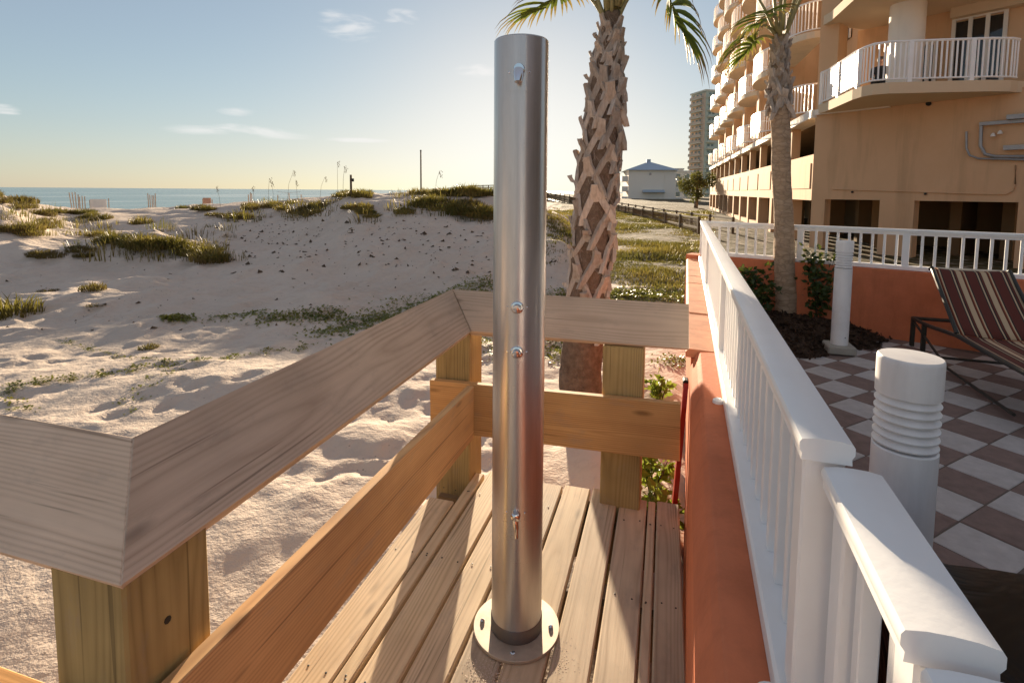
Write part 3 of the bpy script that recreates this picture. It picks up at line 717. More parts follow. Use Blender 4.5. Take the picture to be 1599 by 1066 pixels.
# ------------------------------------------------------------------ bollard lights
def bollard(loc, h, r, label, block):
    o = thing('bollard_light', loc, label, 'bollard light', 'white bollard lights on the terrace')
    z0 = .0
    if block:
        MB().cbox(-.12, .12, -.12, .12, .014, .095, .012).build('base_block', M['concrete'], o, False, True); z0 = .095
    bz = h - .262
    MB().lathe([(r, z0 + .001), (r, bz - .004), (r - .004, bz)], (0, 0, 0), 48).build('body', M['bollard'], o, True, True)
    for k in range(6):
        zz = bz + .006 + k * .0242
        MB().lathe([(r * .80, zz), (r * .99, zz + .002), (r * 1.0, zz + .006), (r * .84, zz + .0215)], (0, 0, 0), 48).build('louver_ring', M['bollard'], o, True, True)
    MB().lathe([(r * .84, bz + .151), (r, bz + .153), (r, h - .012), (r * .985, h - .004), (r * .95, h), (.001, h + .002)], (0, 0, 0), 48).build('cap', M['bollard'], o, True, True)
    if block:
        for a in (-1.2,):
            MB().lathe([(.006, 0), (.006, .004)], (r * math.cos(a) , r * math.sin(a), z0 + .08), 8, Vector((math.cos(a), math.sin(a), 0)).to_track_quat('Z', 'Y').to_matrix()).build('screw', M['galv'], o, False, True)
bollard(Vector((.680, 1.735, 0)), 1.092, .0800, 'large white bollard light standing close to the white railing', False)
bollard(Vector((1.655, 5.75, 0)), 1.10, .0750, 'white bollard light on concrete block beside the mulch bed', True)

# ------------------------------------------------------------------ palms
def frond_mesh(base, az, el, plen, blen, droop, mb_leaf, mb_pet, rnd, nleaf=34, dry=None):
    d = Vector((math.cos(az) * math.cos(el), math.sin(az) * math.cos(el), math.sin(el)))
    pts = [Vector(base)]; q = Vector(base); dd = d.copy()
    for i in range(8):
        dd = (dd + Vector((0, 0, -1)) * droop * (i + 1) / 20).normalized(); q = q + dd * plen / 8; pts.append(q)
    mb_pet.tube(pts, [.022 - .0015 * i for i in range(9)], 6)
    hub = pts[-1]; fwd = dd.normalized(); side = fwd.cross(Vector((0, 0, 1))).normalized(); nor = side.cross(fwd).normalized()
    rach = [hub]; cur = fwd.copy(); qq = hub
    for i in range(6):
        cur = (cur + Vector((0, 0, -1)) * droop * .22).normalized(); qq = qq + cur * blen * .45 / 6; rach.append(qq)
    for k in range(nleaf):
        t = k / (nleaf - 1); a = (t * 2 - 1)
        ang = a * R(125)
        ri = int((1 - abs(a)) * 5.99); ro = rach[ri]
        ldir = (fwd * math.cos(ang) + side * math.sin(ang) + nor * (.10 + .14 * abs(math.sin(ang)))).normalized()
        L = blen * (.95 - .30 * abs(a)) * rnd.uniform(.88, 1.08)
        wv = ldir.cross(nor).normalized()
        segs = 6; prev = None; q = ro.copy(); cd_ = ldir.copy(); w0 = .021 * rnd.uniform(.85, 1.1)
        for s in range(segs + 1):
            f = s / segs; wd = w0 * (1 - f) ** .75 * (.55 + .9 * min(1, f * 3)) + .0008
            up = wv.cross(cd_).normalized()
            ring = [q + wv * wd + up * wd * .35, q - up * wd * .15, q - wv * wd + up * wd * .35]
            tgt = dry if (dry is not None and f > .72) else mb_leaf
            if prev is not None: tgt.add(prev + ring, [(0, 1, 4, 3), (1, 2, 5, 4)])
            prev = ring
            cd_ = (cd_ + Vector((0, 0, -1)) * (.04 + .36 * f ** 2) * (.5 + droop) + Vector((rnd.gauss(0, .025), rnd.gauss(0, .025), 0))).normalized(); q = q + cd_ * L / segs
def boot_mesh(name, rnd):
    """old leaf base: a stub leaning up and out with two splayed legs; local X out, Z up, Y round the trunk"""
    mb = MB()
    def strap(pts, ws, th, ragged=False):
        prev = None
        for p, wd in zip(pts, ws):
            p = Vector(p); ring = [p + Vector((-.012, -wd, 0)), p + Vector((th, -wd * .86, 0)), p + Vector((th * 1.1, wd * .86, 0)), p + Vector((-.012, wd, 0))]
            if prev: mb.add(prev + ring, [(0, 1, 5, 4), (1, 2, 6, 5), (2, 3, 7, 6), (3, 0, 4, 7)])
            else: mb.add(ring, [(3, 2, 1, 0)])
            prev = ring
        tip = [q + Vector((rnd.uniform(-.004, .006), rnd.uniform(-.006, .006), rnd.uniform(.004, .04) * (1 if k_ % 2 else .3))) for k_, q in enumerate(prev)] if ragged else prev
        if ragged: mb.add(prev + tip, [(0, 1, 5, 4), (1, 2, 6, 5), (2, 3, 7, 6), (3, 0, 4, 7)])
        mb.add(tip, [(0, 1, 2, 3)])
    h = rnd.uniform(.07, .12); out = rnd.uniform(.025, .055); sk = rnd.uniform(-.03, .03)
    strap([(-.01, 0, -.02), (.012, sk * .3, .04), (out * .6, sk * .7, h * .6), (out, sk, h)], [.052, .040, .031, .027 * rnd.uniform(.8, 1.1)], .018, True)
    for s in (-1, 1):
        strap([(.0, s * .018, .03), (-.002, s * .055, -.045), (-.008, s * .090, -.115), (-.02, s * .112, -.17)], [.026, .028, .024, .016], .015)
    return mb.mesh(name, M['boot'])
def palm(name, label, path, radii, z_boot, dz, fr, rnd, bark, bootscale=1.0, per=3.0):
    base = Vector(path[0]); o = thing(name, base, label, 'palm tree')
    n = 20; mb = MB(); pts = []
    P = [Vector(p) for p in path]
    N = 60
    def pos(t):
        f = t * (len(P) - 1); i = min(int(f), len(P) - 2); return P[i].lerp(P[i + 1], f - i), radii[i] * (1 - f + i) + radii[i + 1] * (f - i)
    vs = []; fs = []
    for i in range(N + 1):
        c, r = pos(i / N)
        for k in range(n):
            a = 2 * math.pi * k / n; rr = r * (1 + .05 * math.sin(3 * a + i * .5) + rnd.uniform(-.035, .035)); vs.append(c + Vector((math.cos(a) * rr, math.sin(a) * rr, 0)))
    for i in range(N):
        for k in range(n): fs.append((i * n + k, i * n + (k + 1) % n, (i + 1) * n + (k + 1) % n, (i + 1) * n + k))
    fs.append(tuple(range(N * n, N * n + n)))
    mb.add(vs, fs).build('trunk', M[bark], o, 'all')
    variants = [boot_mesh('leaf_base', rnd) for _ in range(7)]
    z = z_boot[0]; k = 0
    zb, zt = P[0].z, P[-1].z
    while z < z_boot[1]:
        c, r = pos((z - zb) / (zt - zb)); a = k * 2.39996 + rnd.gauss(0, .08)
        sc = bootscale * rnd.uniform(.72, 1.16) * (r / radii[2]) ** .6
        Mx = Matrix.Translation(c + Vector((math.cos(a) * r * .97, math.sin(a) * r * .97, 0))) @ Matrix.Rotation(a, 4, 'Z') @ Matrix.Rotation(rnd.gauss(0, .06), 4, 'X') @ Matrix.Scale(sc, 4)
        inst('leaf_base', rnd.choice(variants), o, Mx); k += 1; z += dz
    fb = MB()
    for _ in range(900):
        z = rnd.uniform(z_boot[0] - .1, z_boot[1]); c, r = pos((z - zb) / (zt - zb)); a = rnd.uniform(0, 6.28); d = Vector((math.cos(a), math.sin(a), 0)); t_ = Vector((-d.y, d.x, 0))
        q = c + d * (r + rnd.uniform(0, .02)); L = rnd.uniform(.04, .13); e = (Vector((0, 0, rnd.choice((-1, 1)))) + d * rnd.uniform(0, .6) + t_ * rnd.gauss(0, .6)).normalized() * L; w_ = t_ * .0016
        fb.add([q - w_, q + w_, q + e], [(0, 1, 2)])
    stuff(fb.build('trunk_fibre', M['boot'], o))
    top = P[-1]
    for (az, el, pl, bl, dr) in fr:
        lf, pt, dry = MB(), MB(), MB()
        b0 = top + Vector((math.cos(az) * .05, math.sin(az) * .05, rnd.uniform(-.10, .08)))
        frond_mesh(b0, az, el, pl, bl, dr, lf, pt, rnd, dry=dry)
        f = lf.build('frond', M['frond'], o); pt.build('petiole', M['petiole'], f, 'all')
        if dry.v: stuff(dry.build('dry_tips', M['frond_dry'], f))
    return o
rp = random.Random(11)
p1 = [at(905, 640, 4.72), at(909, 560, 4.74), at(921, 420, 4.76), at(933, 280, 4.76), at(945, 155, 4.76), at(951, 80, 4.76), at(957, 20, 4.76)]
p1[0].z = gz(p1[0].x, p1[0].y) - .08
RIGHT = YAW
fr1 = []
for k in range(13):
    fr1.append((k * 2.39996 + .5, R(86 - 1.9 * k), rp.uniform(1.3, 1.5), rp.uniform(.75, .95), rp.uniform(.25, .5)))
fr1 += [(RIGHT - .1, R(70), .60, .66, 1.5), (RIGHT - .9, R(70), .8, .55, 1.1), (RIGHT + math.pi - .3, R(66), .55, .55, .9)]
palm('palm_tree', 'palm trunk covered in criss-crossed old leaf bases, right behind the deck railing', p1, [.20, .185, .165, .168, .150, .105, .07], (.42, 2.90), .033, fr1, rp, 'bark', 1.2)
rp = random.Random(23)
p2 = [at(1229, 492, 6.24), at(1227, 430, 6.24), at(1222, 300, 6.24), at(1219, 200, 6.24), at(1217, 150, 6.24), at(1218, 90, 6.24), at(1220, 55, 6.24)]
p2[0].z = .02
fr2 = []
for k in range(8):
    fr2.append((k * 2.39996 + 1.1, R(86 - 3 * k), rp.uniform(.8, 1.1), rp.uniform(.5, .65), rp.uniform(.3, .5)))
fr2 += [(RIGHT + math.pi - .1, R(52), .34, .50, 1.0), (RIGHT + math.pi + .7, R(58), .40, .50, .9), (RIGHT + math.pi - .7, R(40), .25, .42, .8)]
palm('palm_tree', 'palm with smooth lower trunk growing in the terrace mulch bed', p2, [.130, .115, .100, .104, .098, .075, .055], (2.05, 3.22), .034, fr2, rp, 'bark2', 1.0)
# hanging boot flaps on the terrace palm
# ------------------------------------------------------------------ shrubs and weeds
def leafy(name, loc, label, cat, r, h, n, size, mat, rnd, group=None, stems=7):
    o = thing(name, loc, label, cat, group); mb = MB(); st = MB()
    tips = []
    for k in range(stems):
        a = rnd.uniform(0, 6.28); q = Vector((math.cos(a) * r * rnd.uniform(.2, .9), math.sin(a) * r * rnd.uniform(.2, .9), h * rnd.uniform(.6, 1)))
        pts = [Vector((q.x * .1, q.y * .1, -.02)), Vector((q.x * .5, q.y * .5, q.z * .55)), q]; st.tube(pts, [.006, .005, .002], 5); tips.append(pts)
    for k in range(n):
        pts = rnd.choice(tips); f = rnd.uniform(.25, 1.05); p = pts[0].lerp(pts[1], f * 2) if f < .5 else pts[1].lerp(pts[2], f * 2 - 1)
        p = p + Vector((rnd.gauss(0, r * .16), rnd.gauss(0, r * .16), rnd.gauss(0, h * .05)))
        d = Vector((rnd.gauss(0, 1), rnd.gauss(0, 1), rnd.gauss(.3, .6))).normalized(); s = d.cross(Vector((rnd.gauss(0, 1), rnd.gauss(0, 1), rnd.gauss(0, 1)))).normalized(); u = s.cross(d)
        L = size * rnd.uniform(.7, 1.3); w_ = L * .32
        mb.add([p, p + d * L * .5 + s * w_ + u * w_ * .3, p + d * L, p + d * L * .5 - s * w_ + u * w_ * .3], [(0, 1, 2), (0, 2, 3)])
    mb.build('foliage', M[mat], o, False, True); st.build('stem', M['debris'], o, 'all', True)
    return o
rs = random.Random(5)
leafy('shrub', (1.02, 6.62, .06), 'dark leafy shrub left of the terrace palm trunk', 'shrub', .30, .62, 420, .075, 'shrub', rs)
leafy('shrub', (1.72, 6.75, .04), 'dark leafy shrub between terrace palm and slim bollard', 'shrub', .28, .85, 620, .075, 'shrub', rs)
for i, (x, y, h) in enumerate(((-.03, 3.3, .30), (.03, 3.0, .24), (-.02, 4.1, .22), (-.0, 4.9, .22))):
    leafy('weed', (x, y, gz(x, y)), ('bright green weed on the sand where the deck meets the orange wall', 'small green weed just past the deck end by the wall', 'green weed on sand halfway along the outer wall face', 'farther green weed on sand at the foot of the orange wall')[i], 'weed', .13, h, 110, .07, 'weed', rs)
# red board leaning on the wall
rb = MB(); A_ = wp(.028, 2.82, 0); 
vs = []
for z, t0_, t1_ in ((-.42, 2.76, 2.96), (.10, 2.755, 2.965), (.45, 2.79, 2.95), (.56, 2.83, 2.92)):
    lean = .028 - (.56 - z) * .055
    for s_ in (-.012, .012):
        vs += [wp(lean + s_, t0_, z), wp(lean + s_, t1_, z)]
fs = []
for i in range(3):
    a = i * 4; c = a + 4; fs += [(a, a + 1, c + 1, c), (a + 2, c + 2, c + 3, a + 3), (a, c, c + 2, a + 2), (a + 1, a + 3, c + 3, c + 1)]
fs += [(0, 2, 3, 1), (12, 13, 15, 14)]
o = thing('bodyboard', wp(0, 2.86, -.45), 'thin red board leaning on the outer face of the orange wall', 'board')
rb.add(vs, fs).build('board', M['redboard'], o)
MB().cbox(-.014, .014, -.03, .03, 0, .05, .006, Matrix.Translation(wp(.026, 2.875, .525))).build('tip_cover', M['black'], o)

# ------------------------------------------------------------------ chaise lounge
ch = thing('chaise_lounge', (2.66, 5.2, 0), 'chaise lounge with striped maroon and tan sling on dark metal frame', 'lounge chair', rz=R(-3.5))
HW = .29
def sl(name, pts):
    n = 10; vs = []; fs = []
    for (y, z) in pts:
        for i in range(n + 1):
            x = -HW + 2 * HW * i / n; vs.append((x, y, z - .018 * (1 - (2 * i / n - 1) ** 2)))
    for j in range(len(pts) - 1):
        for i in range(n): fs.append((j * (n + 1) + i, j * (n + 1) + i + 1, (j + 1) * (n + 1) + i + 1, (j + 1) * (n + 1) + i))
    m = MB().add(vs, fs); o = m.build(name, M['sling'], ch, 'all', True); so_ = o.modifiers.new('thick', 'SOLIDIFY'); so_.thickness = .006; return o
sl('back_sling', [(.62, .815), (.655, .84), (.64, .86), (.60, .85), (.50, .76), (.30, .59), (.12, .45), (.02, .385)])
sl('seat_sling', [(.0, .380), (-.06, .372), (-.4, .37), (-.8, .372), (-1.15, .375)])
for s in (-1, 1):
    MB().tube([(s * HW, .66, .845), (s * HW, .62, .865), (s * HW, .5, .765), (s * HW, .02, .39)], .016, 8).build('back_tube', M['frame'], ch, True, True)
    MB().tube([(s * HW, 1.0, .30), (s * HW, .6, .315), (s * HW, .02, .372), (s * HW, -.6, .372), (s * HW, -1.2, .378)], .018, 8).build('side_rail', M['frame'], ch, True, True)
    for y, zt in ((.98, .30), (.70, .31), (-1.12, .37)):
        MB().cbox(s * HW - .018, s * HW + .018, y - .018, y + .018, .018, zt, .004).build('leg', M['frame'], ch, False, True)
    MB().tube([(s * HW, .95, .27), (s * HW, .15, .05), (s * HW, -.9, .06)], .012, 6).build('brace', M['frame'], ch, True, True)
MB().tube([(-HW, 1.0, .30), (HW, 1.0, .30)], .018, 8).build('head_bar', M['frame'], ch, True, True)
MB().tube([(-HW, .655, .852), (HW, .655, .852)], .014, 8).build('top_bar', M['cream'], ch, True, True)
MB().tube([(-HW, .3, .10), (HW, .3, .10)], .012, 8).build('cross_bar', M['frame'], ch, True, True)

# ------------------------------------------------------------------ black covered table
bt_ = MB(); n = 16; vs = []; fs = []
cx0, cx1, cy0, cy1 = .44, 1.55, .15, 1.27
def cov(i, j):
    fx, fy = i / n, j / n; x = cx0 + (cx1 - cx0) * fx; y = cy0 + (cy1 - cy0) * fy - .24 * fx
    return (x, y, .845 + .012 * math.sin(9 * x + 5 * y) + .006 * math.sin(23 * x - 17 * y) - .03 * (abs(fx - .5) * 2) ** 8 - .03 * (abs(fy - .5) * 2) ** 8)
for j in range(n + 1):
    for i in range(n + 1): vs.append(cov(i, j))
for j in range(n):
    for i in range(n): fs.append((j * (n + 1) + i, j * (n + 1) + i + 1, (j + 1) * (n + 1) + i + 1, (j + 1) * (n + 1) + i))
edge = [i for i in range(n + 1)] + [j * (n + 1) + n for j in range(1, n + 1)] + [n * (n + 1) + i for i in range(n - 1, -1, -1)] + [j * (n + 1) for j in range(n - 1, 0, -1)]
b0 = len(vs)
for k, e in enumerate(edge):
    x, y, z = vs[e]; wv = .02 * math.sin(k * 1.9); dx = (x - (cx0 + cx1) / 2) * .05; dy = (y - (cy0 + cy1) / 2 + .1) * .05
    vs.append((x + dx + wv * (.5 if abs(dx) > .02 else .2), y + dy + wv * (.5 if abs(dy) > .02 else .2), .03))
for k in range(len(edge)): fs.append((edge[k], b0 + k, b0 + (k + 1) % len(edge), edge[(k + 1) % len(edge)]))
o = bt_.add(vs, fs).build('covered_grill', M['tarp'], None, True); tag(o, 'low cabinet under a glossy black vinyl cover beside the nearest railing', 'covered table')

# ------------------------------------------------------------------ condominium
CB = Vector((4.944, 21.104, 0))
condo = thing('condominium', CB + Vector((0, 0, -1.2)), 'tan condominium with curved white balconies above an open parking garage', 'building')
def LF(mb, a0, a1, b0, b1, z0, z1): return mb.box(CB.x - b1, CB.x - b0, CB.y + a0, CB.y + a1, z0, z1)
def lf(name, mat, *q): return LF(MB(), *q).build(name, M[mat], condo)
RA = R(-38); RD = Vector((math.cos(RA), math.sin(RA), 0)); RN = Vector((RD.y, -RD.x, 0))
if RN.dot(CB) > 0: RN = -RN
RMx = Matrix.Translation(CB) @ Matrix((RD, RN, Vector((0, 0, 1)))).transposed().to_4x4()
def rf(name, mat, a0, a1, b0, b1, z0, z1, smooth=False): return MB().box(a0, a1, b0, b1, z0, z1, RMx).build(name, M[mat], condo)
def on_right(u, v, b_=0):
    r = ray(u, v); P = CB + RN * b_; t = (P - EYE).dot(RN) / r.dot(RN); q = EYE + r * t; return (q - P).dot(RD), q.z
LEN = 46.0; NB_ = 12; pit = LEN / NB_
ZG = -1.2
for k in range(NB_ + 1):
    a = k * pit
    if k: lf('garage_pier', 'tan', a - .28, a + .28, -.5, 0, ZG, 1.30)
    if k: lf('upper_pier', 'tan', a - .13, a + .13, -.35, -.02, 2.92, 4.18)
lf('spandrel', 'tan', .02, LEN, -.35, -.001, 1.301, 2.919)
for k in range(NB_):
    a = k * pit
    LF(MB(), a + .25, a + pit - .25, 0, .035, 1.72, 2.62).build('spandrel_panel', M['tan'], condo)
    if k > 2: lf('low_wall', 'tan', a + .29, a + pit - .29, -.3, -.05, ZG, -.1)
lf('cornice', 'whitestucco', -.02, LEN + .3, -.5, .16, 4.185, 4.46)
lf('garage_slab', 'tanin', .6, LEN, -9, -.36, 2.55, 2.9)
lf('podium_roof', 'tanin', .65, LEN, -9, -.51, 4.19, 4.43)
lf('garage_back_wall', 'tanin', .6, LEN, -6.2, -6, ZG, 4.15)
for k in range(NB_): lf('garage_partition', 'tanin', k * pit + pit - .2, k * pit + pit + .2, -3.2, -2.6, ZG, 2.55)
# right face
AR = 9.0
rf('facade_wall', 'tan', .001, AR, -.30, 0, 1.345, 4.44)
for a0, a1 in ((.002, .45), (2.12, 3.05), (5.42, 6.2), (8.3, AR)): rf('garage_pier', 'tan', a0, a1, -.45, -.003, ZG, 1.344)
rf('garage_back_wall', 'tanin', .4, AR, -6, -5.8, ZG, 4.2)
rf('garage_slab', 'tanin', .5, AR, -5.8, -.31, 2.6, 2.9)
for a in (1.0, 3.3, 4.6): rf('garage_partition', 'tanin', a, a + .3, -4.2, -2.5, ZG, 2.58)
rf('sill_moulding', 'whitestucco', .01, 2.25, 0.001, .14, 4.26, 4.445)
rf('corner_pier', 'tan', .02, .62, -.62, .05, 4.461, 22)
pa, pz = on_right(1451, 162)
MB().lathe([(.07, 0), (.07, .05), (.05, .06)], CB + RD * pa + RN * .0 + Vector((0, 0, pz)), 12, RN.to_track_quat('Z', 'Y').to_matrix()).build('drain_outlet', M['black'], condo)
for u, v in ((1332, 300), (1446, 303)):
    pa, pz = on_right(u, v); MB().lathe([(.035, 0), (.035, .05), (.02, .06)], CB + RD * pa + Vector((0, 0, pz)), 10, RN.to_track_quat('Z', 'Y').to_matrix()).build('pipe_clip', M['black'], condo)
# conduit line on the tan wall
pts = [CB + RD * a + RN * .03 + Vector((0, 0, z)) for a, z in [on_right(*q) for q in ((1300, 295), (1350, 297), (1420, 299), (1500, 302), (1555, 303), (1572, 303), (1582, 298), (1586, 288), (1587, 258))]]
MB().tube(pts, .022, 6).build('conduit', M['tan'], condo, True)
# balcony of the right face
OUT = [(4.96, 20.95), (5.07, 20.5), (5.12, 19.3), (5.17, 18.1), (5.26, 17.62), (5.44, 17.32), (5.8, 17.2), (6.86, 17.3), (8.19, 17.46), (8.75, 17.62), (8.99, 17.80)]
poly = OUT + [(11.5, 18.6), (11.5, 20.4), (7.2, 22.2)]
for n, z in enumerate((4.6, 7.55, 10.5)):
    ex = 0 if n == 0 else .12
    pl = [(x, y - (ex if i < 11 else 0)) for i, (x, y) in enumerate(poly)]
    MB().prism(pl, z - .30, z).build('balcony_slab', M['soffit'], condo)
def railrun(outl, z, h, name_prefix, spacing, parts, mat='white', pw=.05):
    P = [Vector((x, y, 0)) for x, y in outl]; acc = [0]
    for a, c in zip(P, P[1:]): acc.append(acc[-1] + (c - a).length)
    def pt(s):
        for i in range(len(P) - 1):
            if s <= acc[i + 1]: return P[i].lerp(P[i + 1], (s - acc[i]) / (acc[i + 1] - acc[i]))
        return P[-1]
    return P, acc, pt
ins_out = [(x + (.06 if x < 5.3 else 0), y + .06) for x, y in OUT]
P_, acc_, pt_ = railrun(ins_out, 4.6, 1.1, '', .12, True)
MB().tube([p + Vector((0, 0, 5.70)) for p in P_], .035, 6).build('balcony_top_rail', M['white'], condo, True)
MB().tube([p + Vector((0, 0, 4.70)) for p in P_], .025, 6).build('balcony_bottom_rail', M['white'], condo, True)
bm1 = MB().box(-.017, .017, -.017, .017, 0, 1.0).mesh('balcony_baluster', M['white']); bm2 = MB().box(-.05, .05, -.05, .05, 0, 1.09).mesh('balcony_post', M['white'])
s_ = .05; k = 0
while s_ < acc_[-1]:
    q = pt_(s_)
    if k % 12 == 0: inst('balcony_post', bm2, condo, Matrix.Translation(q + Vector((0, 0, 4.6))))
    else: inst('balcony_baluster', bm1, condo, Matrix.Translation(q + Vector((0, 0, 4.7))))
    s_ += .125; k += 1
cc = at(1413, 100, 16.6)
MB().lathe([(.46, 4.601), (.46, 7.249)], (cc.x, cc.y, 0), 40).build('round_column', M['whitestucco'], condo, True)
# back wall of the balcony, sliding doors
rf('balcony_back_wall', 'tan', .6, 9.5, -1.65, -1.45, 4.601, 7.249)
rf('balcony_beam', 'soffit', 3.3, 9.0, -1.449, -1.1, 6.95, 7.249)
def door(a0, a1, n, z1=6.85):
    d = rf('sliding_door', 'glass', a0, a1, -1.449, -1.42, 4.62, z1)
    for i in range(n + 1):
        x = a0 + (a1 - a0) * i / n; MB().box(x - .05, x + .05, -1.419, -1.36, 4.61, z1 + .05, RMx).build('door_frame', M['whitestucco'], d)
    MB().box(a0 - .05, a1 + .05, -1.419, -1.365, z1 + .051, z1 + .14, RMx).build('door_frame', M['whitestucco'], d)
def bra(u): return on_right(u, 80, -1.43)[0]
door(bra(1488), bra(1568), 3); door(bra(1440), bra(1462), 2, 6.3)
# conduit cluster at the right edge
cl = thing('wall_pipes', CB + RD * on_right(1560, 220)[0] + Vector((0, 0, 2.6)), 'grey metal pipes and bracket with small lamps on the tan wall', 'pipes')
def rp3(u, v, b_=.08): a, z = on_right(u, v); return CB + RD * a + RN * b_ + Vector((0, 0, z))
MB().tube([rp3(1511, 206), rp3(1511, 232), rp3(1516, 243), rp3(1530, 248), rp3(1610, 250)], .028, 8).build('pipe', M['galv'], cl, True)
MB().tube([rp3(1534, 196), rp3(1533, 228), rp3(1540, 241), rp3(1556, 245), rp3(1610, 245)], .045, 8).build('pipe', M['galv'], cl, True)
a0, z0 = on_right(1532, 197); a1, z1 = on_right(1620, 191)
MB().box(a0, a1, .03, .16, z0, z0 + .09, RMx).build('channel', M['galv'], cl)
MB().box(on_right(1576, 190)[0], a1, .03, .3, z0 + .1, z0 + .22, RMx).build('junction_box', M['galv'], cl)
MB().box(on_right(1570, 230)[0], a1, .03, .2, on_right(1570, 235)[1], on_right(1570, 228)[1], RMx).build('junction_box', M['galv'], cl)
for u, v in ((1553, 211), (1564, 207)):
    MB().lathe([(.06, -.05), (.05, 0), (.02, .05)], rp3(u, v, .12), 12).build('lamp', M['whitestucco'], cl, True)
# curved balconies of the sea side
def bay_outline(a0, hl, bul):
    o = []
    for i in range(17):
        t = math.pi * i / 16; c, s = math.cos(t), math.sin(t)
        o.append((CB.x + .4 - (bul + .4) * (abs(s) ** .75), CB.y + a0 - hl * c))
    return o
for k in range(7):
    ac = 3.35 + 5.9 * k
    if k: lf('facade_pier', 'tan', ac - 2.95 - .38, ac - 2.95 + .38, -1.4, .12, 4.461, 22)
    for n in range(6):
        z = 4.461 + 2.95 * n
        ol = bay_outline(ac, 2.42, .80)
        if n: MB().prism(ol, z - .24, z).build('balcony_slab', M['cream'], condo)
        zr = z
        mb = MB(); I = [Vector((x + .05, y, 0)) for x, y in ol]
        mb.tube([p + Vector((0, 0, zr + 1.07)) for p in I], .035, 5); mb.tube([p + Vector((0, 0, zr + .08)) for p in I], .03, 5)
        per = 6 if k < 3 else 3
        for p, q in zip(I, I[1:]):
            L = (q - p).length; m_ = max(1, int(L / (.12 if k < 3 else .25)))
            for i in range(m_):
                r_ = p.lerp(q, i / m_); d = .017 if k < 3 else .04; mb.box(r_.x - d, r_.x + d, r_.y - d, r_.y + d, zr + .05, zr + 1.07)
        mb.build('balcony_railing', M['white'], condo)
        dd = lf('balcony_door', 'glass', ac - 1.1, ac + 1.1, -1.599, -1.55, z + .02, z + 2.25)
        if k < 3:
            for x in (-1.1, 0, 1.1): LF(MB(), ac + x - .05, ac + x + .05, -1.549, -1.50, z + .01, z + 2.3).build('door_frame', M['whitestucco'], dd)
lf('facade_wall', 'tan', .62, LEN - 4, -2.2, -1.6, 4.461, 22)
rf('upper_wall', 'tan', .7, 9.5, -2.6, -1.66, 7.56, 22)

# ------------------------------------------------------------------ unseen hotel wing, added for its reflection in the steel post
hotel = thing('unseen_hotel_wing', (18, -8, -.5), 'unseen tan hotel wing with white columns, added to reflect in the shower post', 'building')
MB().box(18.4, 28, -24, 9, -.5, 11).build('wall', M['tan'], hotel)
for n in range(3):
    MB().box(17.2, 18.399, -24, 9, 2.6 + 3 * n, 2.9 + 3 * n).build('gallery_slab', M['soffit'], hotel)
    for k in range(8):
        MB().box(18.33, 18.398, -22.5 + 4 * k, -20.5 + 4 * k, .05 + 3 * n, 2.3 + 3 * n).build('window', M['glass'], hotel)
for k in range(9): MB().box(17.25, 17.7, -23.8 + 4 * k, -23.35 + 4 * k, -.3, 11).build('column', M['whitestucco'], hotel)

# ------------------------------------------------------------------ seated person on the balcony
pp = at(1375, 118, 17.3); pz = 4.6
person = thing('person', (pp.x, pp.y, pz), 'person in dark top sitting behind the balcony railing', 'person')
def skin(name, joints, edges, mat, parent):
    me = bpy.data.meshes.new(name); me.from_pydata([j[0] for j in joints], edges, []); me.materials.append(mat)
    o = bpy.data.objects.new(name, me); C.objects.link(o); o.parent = parent
    md = o.modifiers.new('skin', 'SKIN')
    for i, j in enumerate(joints): me.skin_vertices[0].data[i].radius = j[1]
    me.skin_vertices[0].data[0].use_root = True
    o.modifiers.new('sub', 'SUBSURF').levels = 2; o.modifiers['sub'].render_levels = 2
    return o
cloth = plain('dark_clothing', (.02, .018, .022), .9); skinm = plain('skin', (.42, .24, .17), .6, var=.05); hairm = plain('dark_hair', (.03, .018, .012), .7)
person.rotation_euler = (0, 0, R(-25))
J = [((0, 0, .46), (.16, .12)), ((0, .02, .68), (.15, .11)), ((0, .0, .92), (.19, .11)), ((0, -.01, 1.00), (.07, .07)), ((0, -.03, 1.07), (.06, .065)), ((0, -.045, 1.15), (.085, .105)), ((0, -.04, 1.22), (.075, .09)),
     ((-.21, 0, .93), (.065, .065)), ((-.25, -.05, .68), (.05, .05)), ((-.16, -.28, .64), (.04, .04)), ((-.11, -.36, .66), (.035, .03)),
     ((.21, 0, .93), (.065, .065)), ((.25, -.05, .68), (.05, .05)), ((.16, -.28, .64), (.04, .04)), ((.11, -.36, .66), (.035, .03)),
     ((-.10, -.05, .47), (.09, .085)), ((-.13, -.45, .47), (.065, .065)), ((-.13, -.47, .10), (.045, .05)), ((-.13, -.58, .05), (.04, .035)),
     ((.10, -.05, .47), (.09, .085)), ((.13, -.45, .47), (.065, .065)), ((.13, -.47, .10), (.045, .05)), ((.13, -.58, .05), (.04, .035))]
E_ = [(0, 1), (1, 2), (2, 3), (3, 4), (4, 5), (5, 6), (2, 7), (7, 8), (8, 9), (9, 10), (2, 11), (11, 12), (12, 13), (13, 14), (0, 15), (15, 16), (16, 17), (17, 18), (0, 19), (19, 20), (20, 21), (21, 22)]
b = NB('person_body'); s3 = b.n('ShaderNodeSeparateXYZ'); b.l(b.obj(), s3.inputs[0])
hd = b.math('GREATER_THAN', s3.outputs[2], .985); hn = b.math('LESS_THAN', s3.outputs[1], -.30)
b.set(col=b.mix(b.math('MAXIMUM', hd, b.math('MULTIPLY', hn, b.math('GREATER_THAN', s3.outputs[2], .6))), (.02, .018, .022), (.42, .24, .17)), rough=.8)
skin('body', J, E_, b.m, person)
MB().lathe([(.06, 1.10), (.095, 1.13), (.105, 1.19), (.095, 1.25), (.05, 1.285), (.005, 1.295)], (0, -.015, 0), 16).build('hair', hairm, person, 'all', True)
